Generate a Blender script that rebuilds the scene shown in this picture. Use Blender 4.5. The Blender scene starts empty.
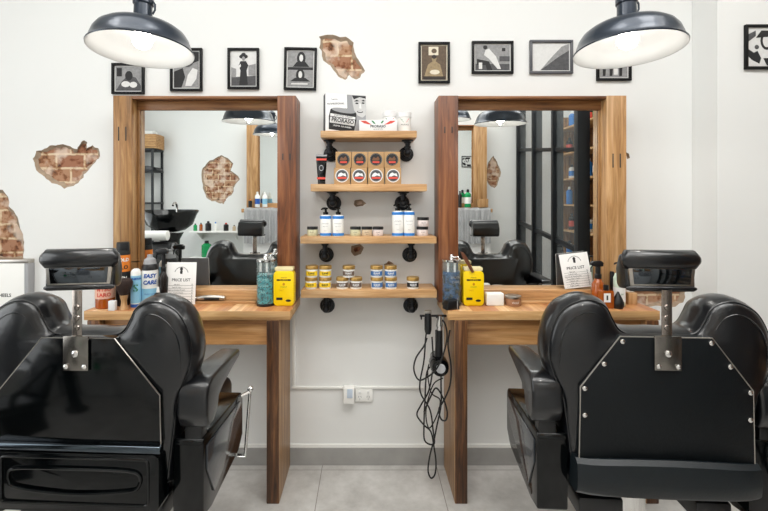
import bpy, bmesh, math, random
from mathutils import Vector, Matrix
from mathutils.geometry import tessellate_polygon
random.seed(7)
S = bpy.context.scene
C = S.collection
PI = math.pi
# ------------------------------------------------------------------ camera, exposure, light
F = 430.0; CXP = 367.0; HZ = 200.0; CD = 2.28; CH = 1.40
cd = bpy.data.cameras.new('camera'); cam = bpy.data.objects.new('camera', cd); C.objects.link(cam)
cam.location = (0, -CD, CH); cam.rotation_euler = (PI/2, 0, 0)
cd.sensor_width = 36; cd.lens = F/768*36; cd.clip_start = 0.02
cd.shift_x = (384-CXP)/768; cd.shift_y = -(255.5-HZ)/768
S.camera = cam
S.view_settings.view_transform = 'Standard'; S.view_settings.look = 'None'
S.view_settings.gamma = 1; S.view_settings.use_curve_mapping = False
S.view_settings.exposure = 0.0
w = bpy.data.worlds.new('world'); S.world = w; w.use_nodes = True
w.node_tree.nodes['Background'].inputs[0].default_value = (.85, .92, 1, 1)
w.node_tree.nodes['Background'].inputs[1].default_value = .6
FILL_PANEL = 7.5      # added ceiling fill panels
BULB = 19.0     # pendant bulbs
def area(name, loc, rot, sx, sy, power, col):
    l = bpy.data.lights.new(name, 'AREA'); l.shape = 'RECTANGLE'; l.size = sx; l.size_y = sy
    l.energy = power; l.color = col
    o = bpy.data.objects.new(name, l); C.objects.link(o); o.location = loc; o.rotation_euler = rot
area('left_fill_light', (-2.9, -1.9, 1.7), (0, -PI/2, 0), 2.0, 1.6, 26, (.93, .97, 1))  # added fill from the left; the wall there has no window
area('room_fill_light', (0.2, -1.9, 3.25), (0, 0, 0), 3.6, 1.8, 76, (1, .99, .97))  # added unseen overhead fill for the whole room

# ------------------------------------------------------------------ helpers
def lin(h):
    if isinstance(h, str):
        h = h.lstrip('#'); r = [int(h[i:i+2], 16)/255 for i in (0, 2, 4)]
        return tuple(c/12.92 if c <= .04045 else ((c+.055)/1.055)**2.4 for c in r)+(1,)
    return tuple(h)+(1,)
def P(px, py, d): return Vector(((px-CXP)*d/F, d-CD, CH-(py-HZ)*d/F))
def MX(px, dv): return (px-CXP)*dv/F                     # place seen in the mirrors
def MZ(py, dv): return CH-(py-HZ)*dv/F
def MY(dv): return 2.13-dv
MATS = {}
def mat(name, col, rough=.5, metal=0., spec=None, emis=0, trans=0, coat=0, bump=0, bscale=200, var=0, vscale=8, alpha=1, ior=None):
    if name in MATS: return MATS[name]
    m = bpy.data.materials.new(name); m.use_nodes = True; nt = m.node_tree; b = nt.nodes['Principled BSDF']
    c = lin(col)
    b.inputs['Base Color'].default_value = c; b.inputs['Roughness'].default_value = rough
    b.inputs['Metallic'].default_value = metal
    if spec is not None: b.inputs['Specular IOR Level'].default_value = spec
    if ior: b.inputs['IOR'].default_value = ior
    if coat: b.inputs['Coat Weight'].default_value = coat; b.inputs['Coat Roughness'].default_value = .08
    if trans: b.inputs['Transmission Weight'].default_value = trans
    if emis: b.inputs['Emission Color'].default_value = c; b.inputs['Emission Strength'].default_value = emis
    if alpha < 1: b.inputs['Alpha'].default_value = alpha
    tc = nt.nodes.new('ShaderNodeTexCoord')
    n = nt.nodes.new('ShaderNodeTexNoise'); n.inputs['Scale'].default_value = vscale; n.inputs['Detail'].default_value = 5
    nt.links.new(tc.outputs['Object'], n.inputs['Vector'])
    if not emis:
        v = var or .04
        mx = nt.nodes.new('ShaderNodeMix'); mx.data_type = 'RGBA'
        mx.inputs[6].default_value = tuple(max(0, x*(1-v)) for x in c[:3])+(1,)
        mx.inputs[7].default_value = tuple(min(1, x*(1+v)) for x in c[:3])+(1,)
        nt.links.new(n.outputs['Fac'], mx.inputs[0]); nt.links.new(mx.outputs[2], b.inputs['Base Color'])
    if bump:
        n2 = nt.nodes.new('ShaderNodeTexNoise'); n2.inputs['Scale'].default_value = bscale; n2.inputs['Detail'].default_value = 4
        bp = nt.nodes.new('ShaderNodeBump'); bp.inputs['Strength'].default_value = bump; bp.inputs['Distance'].default_value = .003
        nt.links.new(tc.outputs['Object'], n2.inputs['Vector'])
        nt.links.new(n2.outputs['Fac'], bp.inputs['Height']); nt.links.new(bp.outputs['Normal'], b.inputs['Normal'])
    MATS[name] = m; return m
def ramp(nt, stops):
    r = nt.nodes.new('ShaderNodeValToRGB'); cr = r.color_ramp
    while len(cr.elements) < len(stops): cr.elements.new(.5)
    for e, (p, c) in zip(cr.elements, stops): e.position = p; e.color = lin(c) if isinstance(c, str) else (c, c, c, 1)
    return r
def wood(name, dark, mid, light, axis='z', planks=0, rough=.42, plank_axis='x', fine=60, stripes=None):
    """grain along axis; optional plank stripes across plank_axis"""
    if name in MATS: return MATS[name]
    m = bpy.data.materials.new(name); m.use_nodes = True; nt = m.node_tree; b = nt.nodes['Principled BSDF']; L = nt.links.new
    tc = nt.nodes.new('ShaderNodeTexCoord'); mp = nt.nodes.new('ShaderNodeMapping')
    sc = [fine*.4]*3; sc['xyz'.index(axis)] = fine*.025
    mp.inputs['Scale'].default_value = sc
    L(tc.outputs['Object'], mp.inputs['Vector'])
    n = nt.nodes.new('ShaderNodeTexNoise'); n.inputs['Scale'].default_value = 1.6; n.inputs['Detail'].default_value = 7
    n.inputs['Roughness'].default_value = .62; n.inputs['Distortion'].default_value = .7
    L(mp.outputs['Vector'], n.inputs['Vector'])
    r = ramp(nt, [(.28, dark), (.5, mid), (.72, light)]); L(n.outputs['Fac'], r.inputs['Fac'])
    out = r.outputs['Color']
    # large tonal drift and dark gum streaks
    mp2 = nt.nodes.new('ShaderNodeMapping'); s2 = [14]*3; s2['xyz'.index(axis)] = 1.4; mp2.inputs['Scale'].default_value = s2
    L(tc.outputs['Object'], mp2.inputs['Vector'])
    n2 = nt.nodes.new('ShaderNodeTexNoise'); n2.inputs['Scale'].default_value = 1; n2.inputs['Detail'].default_value = 3
    L(mp2.outputs['Vector'], n2.inputs['Vector'])
    r2 = ramp(nt, [(.25, .45), (.42, .9), (.7, 1.0)]); L(n2.outputs['Fac'], r2.inputs['Fac'])
    mu = nt.nodes.new('ShaderNodeMix'); mu.data_type = 'RGBA'; mu.blend_type = 'MULTIPLY'; mu.inputs[0].default_value = .8
    L(out, mu.inputs[6]); L(r2.outputs['Color'], mu.inputs[7]); out = mu.outputs[2]
    if planks:
        sp = nt.nodes.new('ShaderNodeSeparateXYZ'); L(tc.outputs['Object'], sp.inputs[0])
        k = nt.nodes.new('ShaderNodeMath'); k.operation = 'MULTIPLY'; k.inputs[1].default_value = planks; L(sp.outputs['XYZ'.index(plank_axis.upper())], k.inputs[0])
        fl = nt.nodes.new('ShaderNodeMath'); fl.operation = 'FLOOR'; L(k.outputs[0], fl.inputs[0])
        wn = nt.nodes.new('ShaderNodeTexWhiteNoise'); wn.noise_dimensions = '1D'; L(fl.outputs[0], wn.inputs['W'])
        st = stripes or ['#e2c4a0', '#f4e4cc', '#d0a07c', '#fff4e4', '#dfb890']
        r3 = ramp(nt, [(i/len(st), c) for i, c in enumerate(st)]); r3.color_ramp.interpolation = 'CONSTANT'
        L(wn.outputs['Value'], r3.inputs['Fac'])
        m2 = nt.nodes.new('ShaderNodeMix'); m2.data_type = 'RGBA'; m2.blend_type = 'MULTIPLY'; m2.inputs[0].default_value = .9
        L(out, m2.inputs[6]); L(r3.outputs['Color'], m2.inputs[7]); out = m2.outputs[2]
    L(out, b.inputs['Base Color']); b.inputs['Roughness'].default_value = rough
    bp = nt.nodes.new('ShaderNodeBump'); bp.inputs['Strength'].default_value = .25; bp.inputs['Distance'].default_value = .002
    L(n.outputs['Fac'], bp.inputs['Height']); L(bp.outputs['Normal'], b.inputs['Normal'])
    MATS[name] = m; return m

# --- bmesh shape adders
def faces_of(geom): return [g for g in geom if isinstance(g, bmesh.types.BMFace)]
def box(bm, x0, x1, y0, y1, z0, z1, bev=0, mi=0, seg=2, M=None):
    t = bmesh.new()
    vs = [t.verts.new((x, y, z)) for x in (x0, x1) for y in (y0, y1) for z in (z0, z1)]
    for q in ((0,1,3,2),(4,6,7,5),(0,4,5,1),(2,3,7,6),(0,2,6,4),(1,5,7,3)): t.faces.new([vs[i] for i in q])
    if bev: bmesh.ops.bevel(t, geom=t.edges[:], offset=bev, segments=seg, profile=.5, affect='EDGES')
    join(bm, t, mi, M)
def join(bm, t, mi=0, M=None):
    bmesh.ops.recalc_face_normals(t, faces=t.faces[:])
    if M is not None: bmesh.ops.transform(t, matrix=M, verts=t.verts[:])
    mp = {v: bm.verts.new(v.co) for v in t.verts}
    for f in t.faces:
        try:
            g = bm.faces.new([mp[v] for v in f.verts]); g.material_index = mi if mi is not None else f.material_index
        except ValueError: pass
    t.free()
def prism(bm, poly, a0, a1, axis='y', bev=0, mi=0, seg=2, M=None):
    """poly in the two other axes (x,z) for y; (y,z) for x; (x,y) for z"""
    t = bmesh.new()
    def mk(p, a): return {'y': (p[0], a, p[1]), 'x': (a, p[0], p[1]), 'z': (p[0], p[1], a)}[axis]
    A = [t.verts.new(mk(p, a0)) for p in poly]; B = [t.verts.new(mk(p, a1)) for p in poly]
    n = len(poly); t.faces.new(A); t.faces.new(B[::-1])
    for i in range(n): t.faces.new((A[i], A[(i+1) % n], B[(i+1) % n], B[i]))
    if bev:
        bmesh.ops.bevel(t, geom=t.edges[:], offset=bev, segments=seg, profile=.5, affect='EDGES', clamp_overlap=True)
    join(bm, t, mi, M)
def lathe(bm, prof, seg=32, c=(0,0,0), mi=0, M=None, cap=True):
    t = bmesh.new(); rings = []
    for r, z in prof:
        if r < 1e-5: rings.append([t.verts.new((c[0], c[1], c[2]+z))])
        else: rings.append([t.verts.new((c[0]+r*math.cos(2*PI*i/seg), c[1]+r*math.sin(2*PI*i/seg), c[2]+z)) for i in range(seg)])
    for a, b in zip(rings, rings[1:]):
        for i in range(seg):
            j = (i+1) % seg
            if len(a) == 1 and len(b) == 1: continue
            if len(a) == 1: t.faces.new((a[0], b[i], b[j]))
            elif len(b) == 1: t.faces.new((a[i], a[j], b[0]))
            else: t.faces.new((a[i], a[j], b[j], b[i]))
    if cap:
        if len(rings[0]) > 1: t.faces.new(rings[0][::-1])
        if len(rings[-1]) > 1: t.faces.new(rings[-1])
    join(bm, t, mi, M)
def smooth_path(pts, k=6, closed=False):
    pts = [Vector(p) for p in pts]; n = len(pts); out = []
    rng = range(n if closed else n-1)
    for i in rng:
        g = (lambda q: pts[q % n]) if closed else (lambda q: pts[max(0, min(n-1, q))])
        p0, p1, p2, p3 = g(i-1), g(i), g(i+1), g(i+2)
        for s in range(k):
            u = s/k
            out.append(.5*((2*p1)+(-p0+p2)*u+(2*p0-5*p1+4*p2-p3)*u*u+(-p0+3*p1-3*p2+p3)*u**3))
    if not closed: out.append(pts[-1])
    return out
def tube(bm, pts, r, seg=8, mi=0, closed=False, M=None):
    pts = [Vector(p) for p in pts]; n = len(pts); t = bmesh.new(); rings = []
    nrm = None
    for i, p in enumerate(pts):
        a = pts[(i-1) % n] if (closed or i) else p; b = pts[(i+1) % n] if (closed or i < n-1) else p
        tg = (b-a).normalized() if (b-a).length > 1e-9 else Vector((0,0,1))
        if nrm is None: nrm = tg.orthogonal().normalized()
        nrm = (nrm-tg*nrm.dot(tg))
        nrm = nrm.normalized() if nrm.length > 1e-6 else tg.orthogonal().normalized()
        bi = tg.cross(nrm); rr = r[i] if isinstance(r, (list, tuple)) else r
        rings.append([t.verts.new(p+(nrm*math.cos(2*PI*j/seg)+bi*math.sin(2*PI*j/seg))*rr) for j in range(seg)])
    m = n if closed else n-1
    for i in range(m):
        a, b = rings[i], rings[(i+1) % n]
        for j in range(seg): t.faces.new((a[j], a[(j+1) % seg], b[(j+1) % seg], b[j]))
    if not closed: t.faces.new(rings[0][::-1]); t.faces.new(rings[-1])
    join(bm, t, mi, M)
def cyl(bm, p0, p1, r, seg=20, mi=0, M=None): tube(bm, [p0, p1], r, seg, mi, False, M)
def ball(bm, c, r, mi=0, sz=(1,1,1), seg=20):
    t = bmesh.new(); bmesh.ops.create_uvsphere(t, u_segments=seg, v_segments=seg//2+2, radius=r)
    join(bm, t, mi, Matrix.Translation(c) @ Matrix.Diagonal((*sz, 1)))
def add_text(bm, s, size, x, z, y=0, bend=0, mi=0, sx=1, M=None, shear=0, bold=.0):
    """text centred at x,z in the xz plane facing -y; bend = radius of a cylinder round the z axis"""
    cu = bpy.data.curves.new('t', 'FONT'); cu.body = s; cu.size = size; cu.align_x = 'CENTER'; cu.align_y = 'CENTER'
    cu.resolution_u = 2; cu.shear = shear; cu.offset = bold
    o = bpy.data.objects.new('t', cu); C.objects.link(o)
    bpy.context.view_layer.update()
    me = bpy.data.meshes.new_from_object(o); bpy.data.objects.remove(o); bpy.data.curves.remove(cu)
    t = bmesh.new(); t.from_mesh(me); bpy.data.meshes.remove(me)
    for v in t.verts:
        px, pz = v.co.x*sx+x, v.co.y+z
        if bend: v.co = (bend*math.sin(px/bend), -bend*math.cos(px/bend), pz)
        else: v.co = (px, y, pz)
    mp = {v: bm.verts.new((M @ v.co) if M is not None else v.co) for v in t.verts}
    for f in t.faces:
        try: g = bm.faces.new([mp[v] for v in f.verts]); g.material_index = mi
        except ValueError: pass
    t.free()
def flat(bm, poly, y, mi=0):
    vs = [bm.verts.new((p[0], y, p[1])) for p in poly]
    f = bm.faces.new(vs); f.material_index = mi
    f.normal_update()
    if f.normal.y > 0: f.normal_flip()
def disc(cx, cz, rx, rz=None, n=20, a0=0): rz = rz or rx; return [(cx+rx*math.cos(2*PI*i/n+a0), cz+rz*math.sin(2*PI*i/n+a0)) for i in range(n)]

def obj(name, bm, m, parent=None, ang=38, kind=None):
    me = bpy.data.meshes.new(name); bm.to_mesh(me); bm.free()
    for x in (m if isinstance(m, (list, tuple)) else [m]): me.materials.append(x)
    me.polygons.foreach_set('use_smooth', [True]*len(me.polygons)); me.set_sharp_from_angle(angle=math.radians(ang))
    o = bpy.data.objects.new(name, me); C.objects.link(o)
    if parent is not None: o.parent = parent
    if kind: o['kind'] = kind
    return o
def tag(o, label, cat, group=None):
    o['label'] = label; o['category'] = cat
    if group: o['group'] = group
    return o
def thing(name, label, cat, loc=(0,0,0), rz=0, group=None):
    o = bpy.data.objects.new(name, None); C.objects.link(o); o.empty_display_size = .05
    o.location = loc; o.rotation_euler = (0, 0, rz)
    return tag(o, label, cat, group)
def copy_tree(src, loc, label, rz=None, parent=None):
    r = src.copy(); C.objects.link(r); r.location = loc; r['label'] = label
    if rz is not None: r.rotation_euler = (0, 0, rz)
    for ch in src.children:
        c = ch.copy(); C.objects.link(c); c.parent = r
        for g in ch.children: k = g.copy(); C.objects.link(k); k.parent = c
    return r
def B(): return bmesh.new()

# ------------------------------------------------------------------ materials
M_wall = mat('plaster_white', '#e4e5e3', .75, bump=.06, bscale=30, var=.015, vscale=3)
M_rim = mat('broken_render', '#a08d78', .9, bump=.8, bscale=90, var=.35, vscale=40)
M_white = mat('white_satin', '#eeeeea', .4)
M_chrome = mat('chrome', '#dddcda', .12, 1)
M_steel = mat('brushed_steel', '#b9b4ad', .28, 1, var=.15, vscale=30)
M_iron = mat('black_iron_pipe', '#1c1e22', .38, .5, bump=.15)
M_leather = mat('black_leather', '#080a0e', .28, bump=.10, bscale=260, spec=.5, coat=.35)
M_vinyl = mat('black_vinyl_panel', '#0a0f12', .5, spec=.25, bump=.18, bscale=120, var=.2)
M_gloss = mat('black_gloss_plastic', '#030506', .10, spec=.35)
M_black = mat('black_plastic', '#101113', .35)
M_rubber = mat('black_cord', '#0c0c0d', .5)
M_paper = mat('paper', '#ecebe8', .7)
M_ink = mat('ink', '#2c2c2c', .7)
M_gold = mat('gold_lid', '#b08d4e', .35, .55)
M_mirror = mat('mirror_silver', '#eef1f0', .0, 1, var=.001)
def glassmat(name, col, a=.25, rough=.02):
    m = bpy.data.materials.new(name); m.use_nodes = True; nt = m.node_tree; b = nt.nodes['Principled BSDF']
    b.inputs['Base Color'].default_value = lin(col); b.inputs['Roughness'].default_value = rough
    b.inputs['Alpha'].default_value = a
    n = nt.nodes.new('ShaderNodeTexNoise'); n.inputs['Scale'].default_value = 3
    MATS[name] = m; return m
M_glass = glassmat('window_glass', '#dfe8ea', .05)
M_clear = glassmat('clear_glass', '#cfe0e0', .10)

def brick_mat():
    m = bpy.data.materials.new('old_brick'); m.use_nodes = True; nt = m.node_tree; b = nt.nodes['Principled BSDF']; L = nt.links.new
    tc = nt.nodes.new('ShaderNodeTexCoord'); sp = nt.nodes.new('ShaderNodeSeparateXYZ'); cb = nt.nodes.new('ShaderNodeCombineXYZ')
    L(tc.outputs['Object'], sp.inputs[0]); L(sp.outputs[0], cb.inputs[0]); L(sp.outputs[2], cb.inputs[1])
    nz = nt.nodes.new('ShaderNodeTexNoise'); nz.inputs['Scale'].default_value = 18; L(tc.outputs['Object'], nz.inputs['Vector'])
    sc = nt.nodes.new('ShaderNodeVectorMath'); sc.operation = 'SCALE'; sc.inputs[3].default_value = .012; L(nz.outputs['Color'], sc.inputs[0])
    ad = nt.nodes.new('ShaderNodeVectorMath'); L(cb.outputs[0], ad.inputs[0]); L(sc.outputs[0], ad.inputs[1])
    br = nt.nodes.new('ShaderNodeTexBrick'); L(ad.outputs[0], br.inputs['Vector'])
    br.inputs['Scale'].default_value = 1; br.inputs['Brick Width'].default_value = .15; br.inputs['Row Height'].default_value = .075
    br.inputs['Mortar Size'].default_value = .006; br.inputs['Mortar Smooth'].default_value = .3
    br.inputs['Color1'].default_value = lin('#97674e'); br.inputs['Color2'].default_value = lin('#b08a6c'); br.inputs['Mortar'].default_value = lin('#d2bd9e')
    n2 = nt.nodes.new('ShaderNodeTexNoise'); n2.inputs['Scale'].default_value = 28; n2.inputs['Detail'].default_value = 8; L(tc.outputs['Object'], n2.inputs['Vector'])
    r = ramp(nt, [(.30, '#4c3a30'), (.42, '#c8ab90'), (.52, '#ffffff'), (.7, '#ffffff')]); L(n2.outputs['Fac'], r.inputs['Fac'])
    mx = nt.nodes.new('ShaderNodeMix'); mx.data_type = 'RGBA'; mx.blend_type = 'MULTIPLY'; mx.inputs[0].default_value = .92
    L(br.outputs['Color'], mx.inputs[6]); L(r.outputs['Color'], mx.inputs[7])
    # pale plaster residue
    n3 = nt.nodes.new('ShaderNodeTexNoise'); n3.inputs['Scale'].default_value = 9; n3.inputs['Detail'].default_value = 8; L(ad.outputs[0], n3.inputs['Vector'])
    r3 = ramp(nt, [(.50, 0.0), (.60, .7)]); L(n3.outputs['Fac'], r3.inputs['Fac'])
    m3 = nt.nodes.new('ShaderNodeMix'); m3.data_type = 'RGBA'; L(r3.outputs['Color'], m3.inputs[0]); L(mx.outputs[2], m3.inputs[6]); m3.inputs[7].default_value = lin('#ddcab8')
    L(m3.outputs[2], b.inputs['Base Color']); b.inputs['Roughness'].default_value = .9
    bp = nt.nodes.new('ShaderNodeBump'); bp.inputs['Strength'].default_value = .8; bp.inputs['Distance'].default_value = .006
    L(n2.outputs['Fac'], bp.inputs['Height']); L(bp.outputs['Normal'], b.inputs['Normal'])
    return m
M_brick = brick_mat()
def floor_mat():
    m = bpy.data.materials.new('grey_stone_tile'); m.use_nodes = True; nt = m.node_tree; b = nt.nodes['Principled BSDF']; L = nt.links.new
    tc = nt.nodes.new('ShaderNodeTexCoord'); mp = nt.nodes.new('ShaderNodeMapping'); L(tc.outputs['Object'], mp.inputs['Vector'])
    mp.inputs['Location'].default_value = (.235, .05, 0)
    br = nt.nodes.new('ShaderNodeTexBrick'); L(mp.outputs[0], br.inputs['Vector']); br.offset = 0
    br.inputs['Scale'].default_value = 1; br.inputs['Brick Width'].default_value = .6; br.inputs['Row Height'].default_value = .6; br.inputs['Mortar Size'].default_value = .002
    n = nt.nodes.new('ShaderNodeTexNoise'); n.inputs['Scale'].default_value = 5; n.inputs['Detail'].default_value = 9; n.inputs['Roughness'].default_value = .65; L(tc.outputs['Object'], n.inputs['Vector'])
    r = ramp(nt, [(.3, '#a3a09c'), (.5, '#bbb9b5'), (.7, '#d0cecb')]); L(n.outputs['Fac'], r.inputs['Fac'])
    mx = nt.nodes.new('ShaderNodeMix'); mx.data_type = 'RGBA'; L(br.outputs['Fac'], mx.inputs[0]); L(r.outputs['Color'], mx.inputs[6]); mx.inputs[7].default_value = lin('#827d76')
    L(mx.outputs[2], b.inputs['Base Color']); b.inputs['Roughness'].default_value = .5
    return m
M_floor = floor_mat()
M_skirt = mat('grey_tile_skirting', '#9d9c99', .5, var=.25, vscale=9)

# ------------------------------------------------------------------ setting
XL, XR, YF, ZC = -3.0, 2.95, -3.3, 3.35
def jag(pts, amp=.006, k=3):
    out = []
    n = len(pts)
    for i in range(n):
        a, b = Vector(pts[i]), Vector(pts[(i+1) % n])
        for s in range(k):
            p = a.lerp(b, s/k); out.append((p.x+random.uniform(-amp, amp), p.y+random.uniform(-amp, amp)))
    return out
def wall_with_holes(name, x0, x1, z0, z1, y, ny, holes, depth=.014):
    """plaster skin at y with broken holes that show brick behind; ny = -1 faces -y, +1 faces +y"""
    polys = [[(x0, z0), (x1, z0), (x1, z1), (x0, z1)]]+holes
    flatv = [Vector((p[0], p[1], 0)) for q in polys for p in q]
    tris = tessellate_polygon([[Vector((p[0], p[1], 0)) for p in q] for q in polys])
    bm = B(); vs = [bm.verts.new((v.x, y, v.y)) for v in flatv]
    for t in tris:
        f = bm.faces.new([vs[i] for i in t]); f.normal_update()
        if f.normal.y*ny < 0: f.normal_flip()
    yb = y-ny*depth
    for h in holes:
        n = len(h); cx = sum(p[0] for p in h)/n; cz = sum(p[1] for p in h)/n
        A = [bm.verts.new((p[0], y, p[1])) for p in h]
        Bv = []
        for p in h:
            d = Vector((p[0]-cx, p[1]-cz)); L = d.length; k = max(.5, (L-.012-random.random()*.012)/max(L, .001))
            Bv.append(bm.verts.new((cx+d.x*k, yb, cz+d.y*k)))
        for i in range(n):
            j = (i+1) % n; f = bm.faces.new((A[i], A[j], Bv[j], Bv[i])); f.material_index = 1
    v = [bm.verts.new((a, yb-ny*.001, b)) for a, b in ((x0, z0), (x1, z0), (x1, z1), (x0, z1))]
    f = bm.faces.new(v); f.material_index = 2
    o = obj(name, bm, [M_wall, M_rim, M_brick], kind='structure', ang=20)
    return o
def pxh(pts, d=CD, k=3, amp=.005): return jag([((x-CXP)*d/F, CH-(y-HZ)*d/F) for x, y in pts], amp, k)
holes = [
    pxh([(33,158),(37,151),(45,149),(52,145),(60,144),(70,146),(77,149),(80,144),(84,140),(88,143),(86,148),(92,146),(98,149),(101,156),(96,162),(89,170),(84,175),(80,181),(74,186),(64,188),(52,183),(45,176),(37,170)]),
    pxh([(-30,200),(-5,190),(2,189),(8,196),(9,206),(16,214),(19,226),(24,234),(23,246),(24,259),(10,261),(-10,261),(-30,261)]),
    pxh([(319.5,36),(332,35),(345,37),(353,42),(355,52),(358,60),(365,70),(361,77),(356,80),(349,75),(345,80),(338,77),(330,66),(324,60),(320,48)]),
    pxh([(634,291),(650,289),(668,291),(686,290),(684,302),(672,308),(655,306),(634,308)]),
    pxh([(626,152),(629,154),(630,158),(627,159)], k=2, amp=.001),
    pxh([(355,200),(361,199),(366,203),(363,206),(356,207),(354,204)], amp=.002),
    pxh([(351,246),(360,244),(364,248),(361,254),(355,256),(351,252)], amp=.002),
    pxh([(384,264),(389,261),(394,264),(393,270),(386,270)], amp=.002),
]
wall_with_holes('wall_back', XL, XR, 0, ZC, 0, -1, holes)
DW = 2.205+3.225    # depth in the mirrors of the far wall
def mh(pts, k=3, amp=.008): return jag([(MX(x, DW), MZ(y, DW)) for x, y in pts], amp, k)
wall_with_holes('wall_front', XL, XR, 0, ZC, YF, 1, [
    mh([(202,168),(210,161),(218,157),(223,155),(229,160),(233,163),(231,170),(238,176),(240,180),(234,186),(233,193),(226,199),(224,204),(220,203),(212,201),(206,198),(203,188),(202,178)]),
    mh([(487,166),(490,160),(493,156),(496,160),(499,166),(501,172),(499,178),(498,184),(494,188),(490,186),(487,180),(486,172)])])
def slab(name, *a, m=None, bev=0, kind='structure'):
    bm = B(); box(bm, *a, bev=bev); return obj(name, bm, m or M_wall, kind=kind)
slab('floor', XL-.1, XR+.1, YF-.1, .1, -.06, 0, m=M_floor)
slab('ceiling', XL-.1, XR+.1, YF-.1, .1, ZC, ZC+.06)
slab('wall_left', XL-.1, XL, YF-.1, .1, 0, ZC)
slab('wall_right', XR, XR+.1, YF-.1, .1, 0, ZC)
XP = (692-CXP)*CD/F
slab('wall_pier', XP, XR, -.165, -.001, 0, ZC)
slab('baseboard_back', XL, XP, -.012, 0, 0, .09, m=M_skirt)
slab('baseboard_pier', XP-.012, XR, -.177, -.165, 0, .09, m=M_skirt)
slab('trim_1', XL, XP, -.008, 0, .091, .108, m=M_white)
slab('trim_2', (292-CXP)*CD/F, (424-CXP)*CD/F, -.012, 0, CH-188*CD/F, CH-185.8*CD/F, m=M_white, bev=.002)
slab('trim_3', (292.5-CXP)*CD/F, (295.5-CXP)*CD/F, -.010, 0, CH-185*CD/F, CH-112*CD/F, m=M_white, bev=.002)
# steel framed glazed screen on the right, seen in the right mirror
M_bsteel = mat('black_steel_frame', '#15181c', .4, .3)
bm = B()
for y, t in ((-3.22, .018), (-2.72, .018), (-2.20, .022), (-1.70, .035)): box(bm, 1.86, 1.97, y-t, y+t, 0, 2.75, bev=.003)
for z0, z1 in ((.05, .05), (1.126, .94), (2.03, 1.85), (2.75, 2.75)):
    prism(bm, [(-3.28, z0-.02), (-1.70, z1-.02), (-1.70, z1+.02), (-3.28, z0+.02)], 1.88, 1.93, 'x', bev=.002)
wf = obj('window_1', bm, M_bsteel, kind='structure')
bm = B(); box(bm, 1.900, 1.905, -3.28, -1.71, .06, 2.74); obj('glass_pane', bm, M_glass, wf)

# ------------------------------------------------------------------ wood
W_red = wood('red_brown_timber', '#3a1d0f', '#784627', '#9a643c', 'z')
W_gold = wood('golden_timber', '#5e4024', '#9a7044', '#c19a66', 'z')
W_goldl = wood('pale_golden_timber', '#8a6238', '#bd9160', '#dab488', 'z')
W_rail = wood('dark_rail_timber', '#3a2013', '#7c4f2e', '#a9764a', 'x')
W_railp = wood('pale_rail_timber', '#9a6c42', '#c99a68', '#e2bc8e', 'x')
W_top = wood('planked_bench_top', '#c09468', '#dcb78c', '#f0d6b2', 'y', planks=16, plank_axis='x')
W_edge = wood('bench_edge_timber', '#a87a4a', '#cfa26c', '#e4c08e', 'x')
W_burl = wood('dark_burl_timber', '#1c0d05', '#54331a', '#8a5f38', 'z', fine=90)
W_side = wood('bench_side_timber', '#6a482a', '#a27a50', '#c49c6e', 'z')
W_shelf = wood('shelf_timber', '#a07446', '#c99c6a', '#e2bd90', 'x')
W_apron = wood('apron_timber', '#8a5a30', '#c08c56', '#dcae7a', 'x')

# ------------------------------------------------------------------ mirrors in timber frames
def make_mirror(label, xl, xr, z0, z1, y0, sgn, ml, mr, pw=.09, dep=.14, rail=.06, toprail=.044, bot=.061, group=None):
    """y0 wall plane, sgn=-1 sticks out to -y"""
    r = thing('framed_mirror', label, 'mirror', ((xl+xr)/2, y0, z0), 0 if sgn < 0 else PI, group)
    W = (xr-xl)/2; H = z1-z0
    for s, m in ((-1, ml), (1, mr)):
        bm = B(); a, b = sorted((s*W, s*(W-pw)))
        box(bm, a, b, -dep, -.002, 0, H, bev=.002)
        p = obj('frame_post', bm, m, r)
        if sgn < 0:
            for dx in (-.018, .018):
                zz = H*.17 if s < 0 else H*.30; lo = .05 if s*xl > 0 else .012
                bm = B(); box(bm, s*(W-pw/2)+dx-.003, s*(W-pw/2)+dx+.003, -dep-.0006, -dep+.001, H-zz-lo, H-zz+.02, bev=.0005)
                obj('nail_hole', bm, M_ink, p)
    bm = B(); box(bm, -W+pw, W-pw, -dep+.003, -.002, H-.016, H-.001, bev=.002); obj('top_board', bm, W_rail, r)
    bm = B(); box(bm, -W+pw, W-pw, -.088, -.076, H-.016-toprail, H-.016, bev=.002); obj('top_rail', bm, wood('mid_rail_timber', '#62402a', '#9c6c42', '#c2935f', 'x'), r)
    for s in (-1, 1):
        bm = B(); a, b = sorted((s*(W-pw), s*(W-pw-.012))); box(bm, a, b, -.083, -.076, bot, H-.016-toprail, bev=.002); obj('inner_trim', bm, W_gold, r)
    bm = B(); box(bm, -W+pw, W-pw, -dep+.002, -.002, 0, bot, bev=.002); obj('bottom_rail', bm, W_railp, r)
    bm = B(); box(bm, -W+pw-.002, W-pw+.002, -.075, -.070, bot+.001, H-.018); obj('mirror_glass', bm, M_mirror, r)
    return r
BZ = .889
ZT = CH+(200-95.5)*2.14/F
make_mirror('timber-framed mirror above the left bench, behind the left barber chair', (113-CXP)*2.14/F, (295.7-CXP)*2.14/F, BZ+.001, ZT, 0, -1, W_gold, W_red, pw=.092)
make_mirror('timber-framed mirror above the right bench, reflecting a black steel glazed screen', (437-CXP)*2.14/F+.008, (626.5-CXP)*2.14/F, BZ+.001, ZT, 0, -1, W_red, W_goldl, pw=.098)

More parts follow.
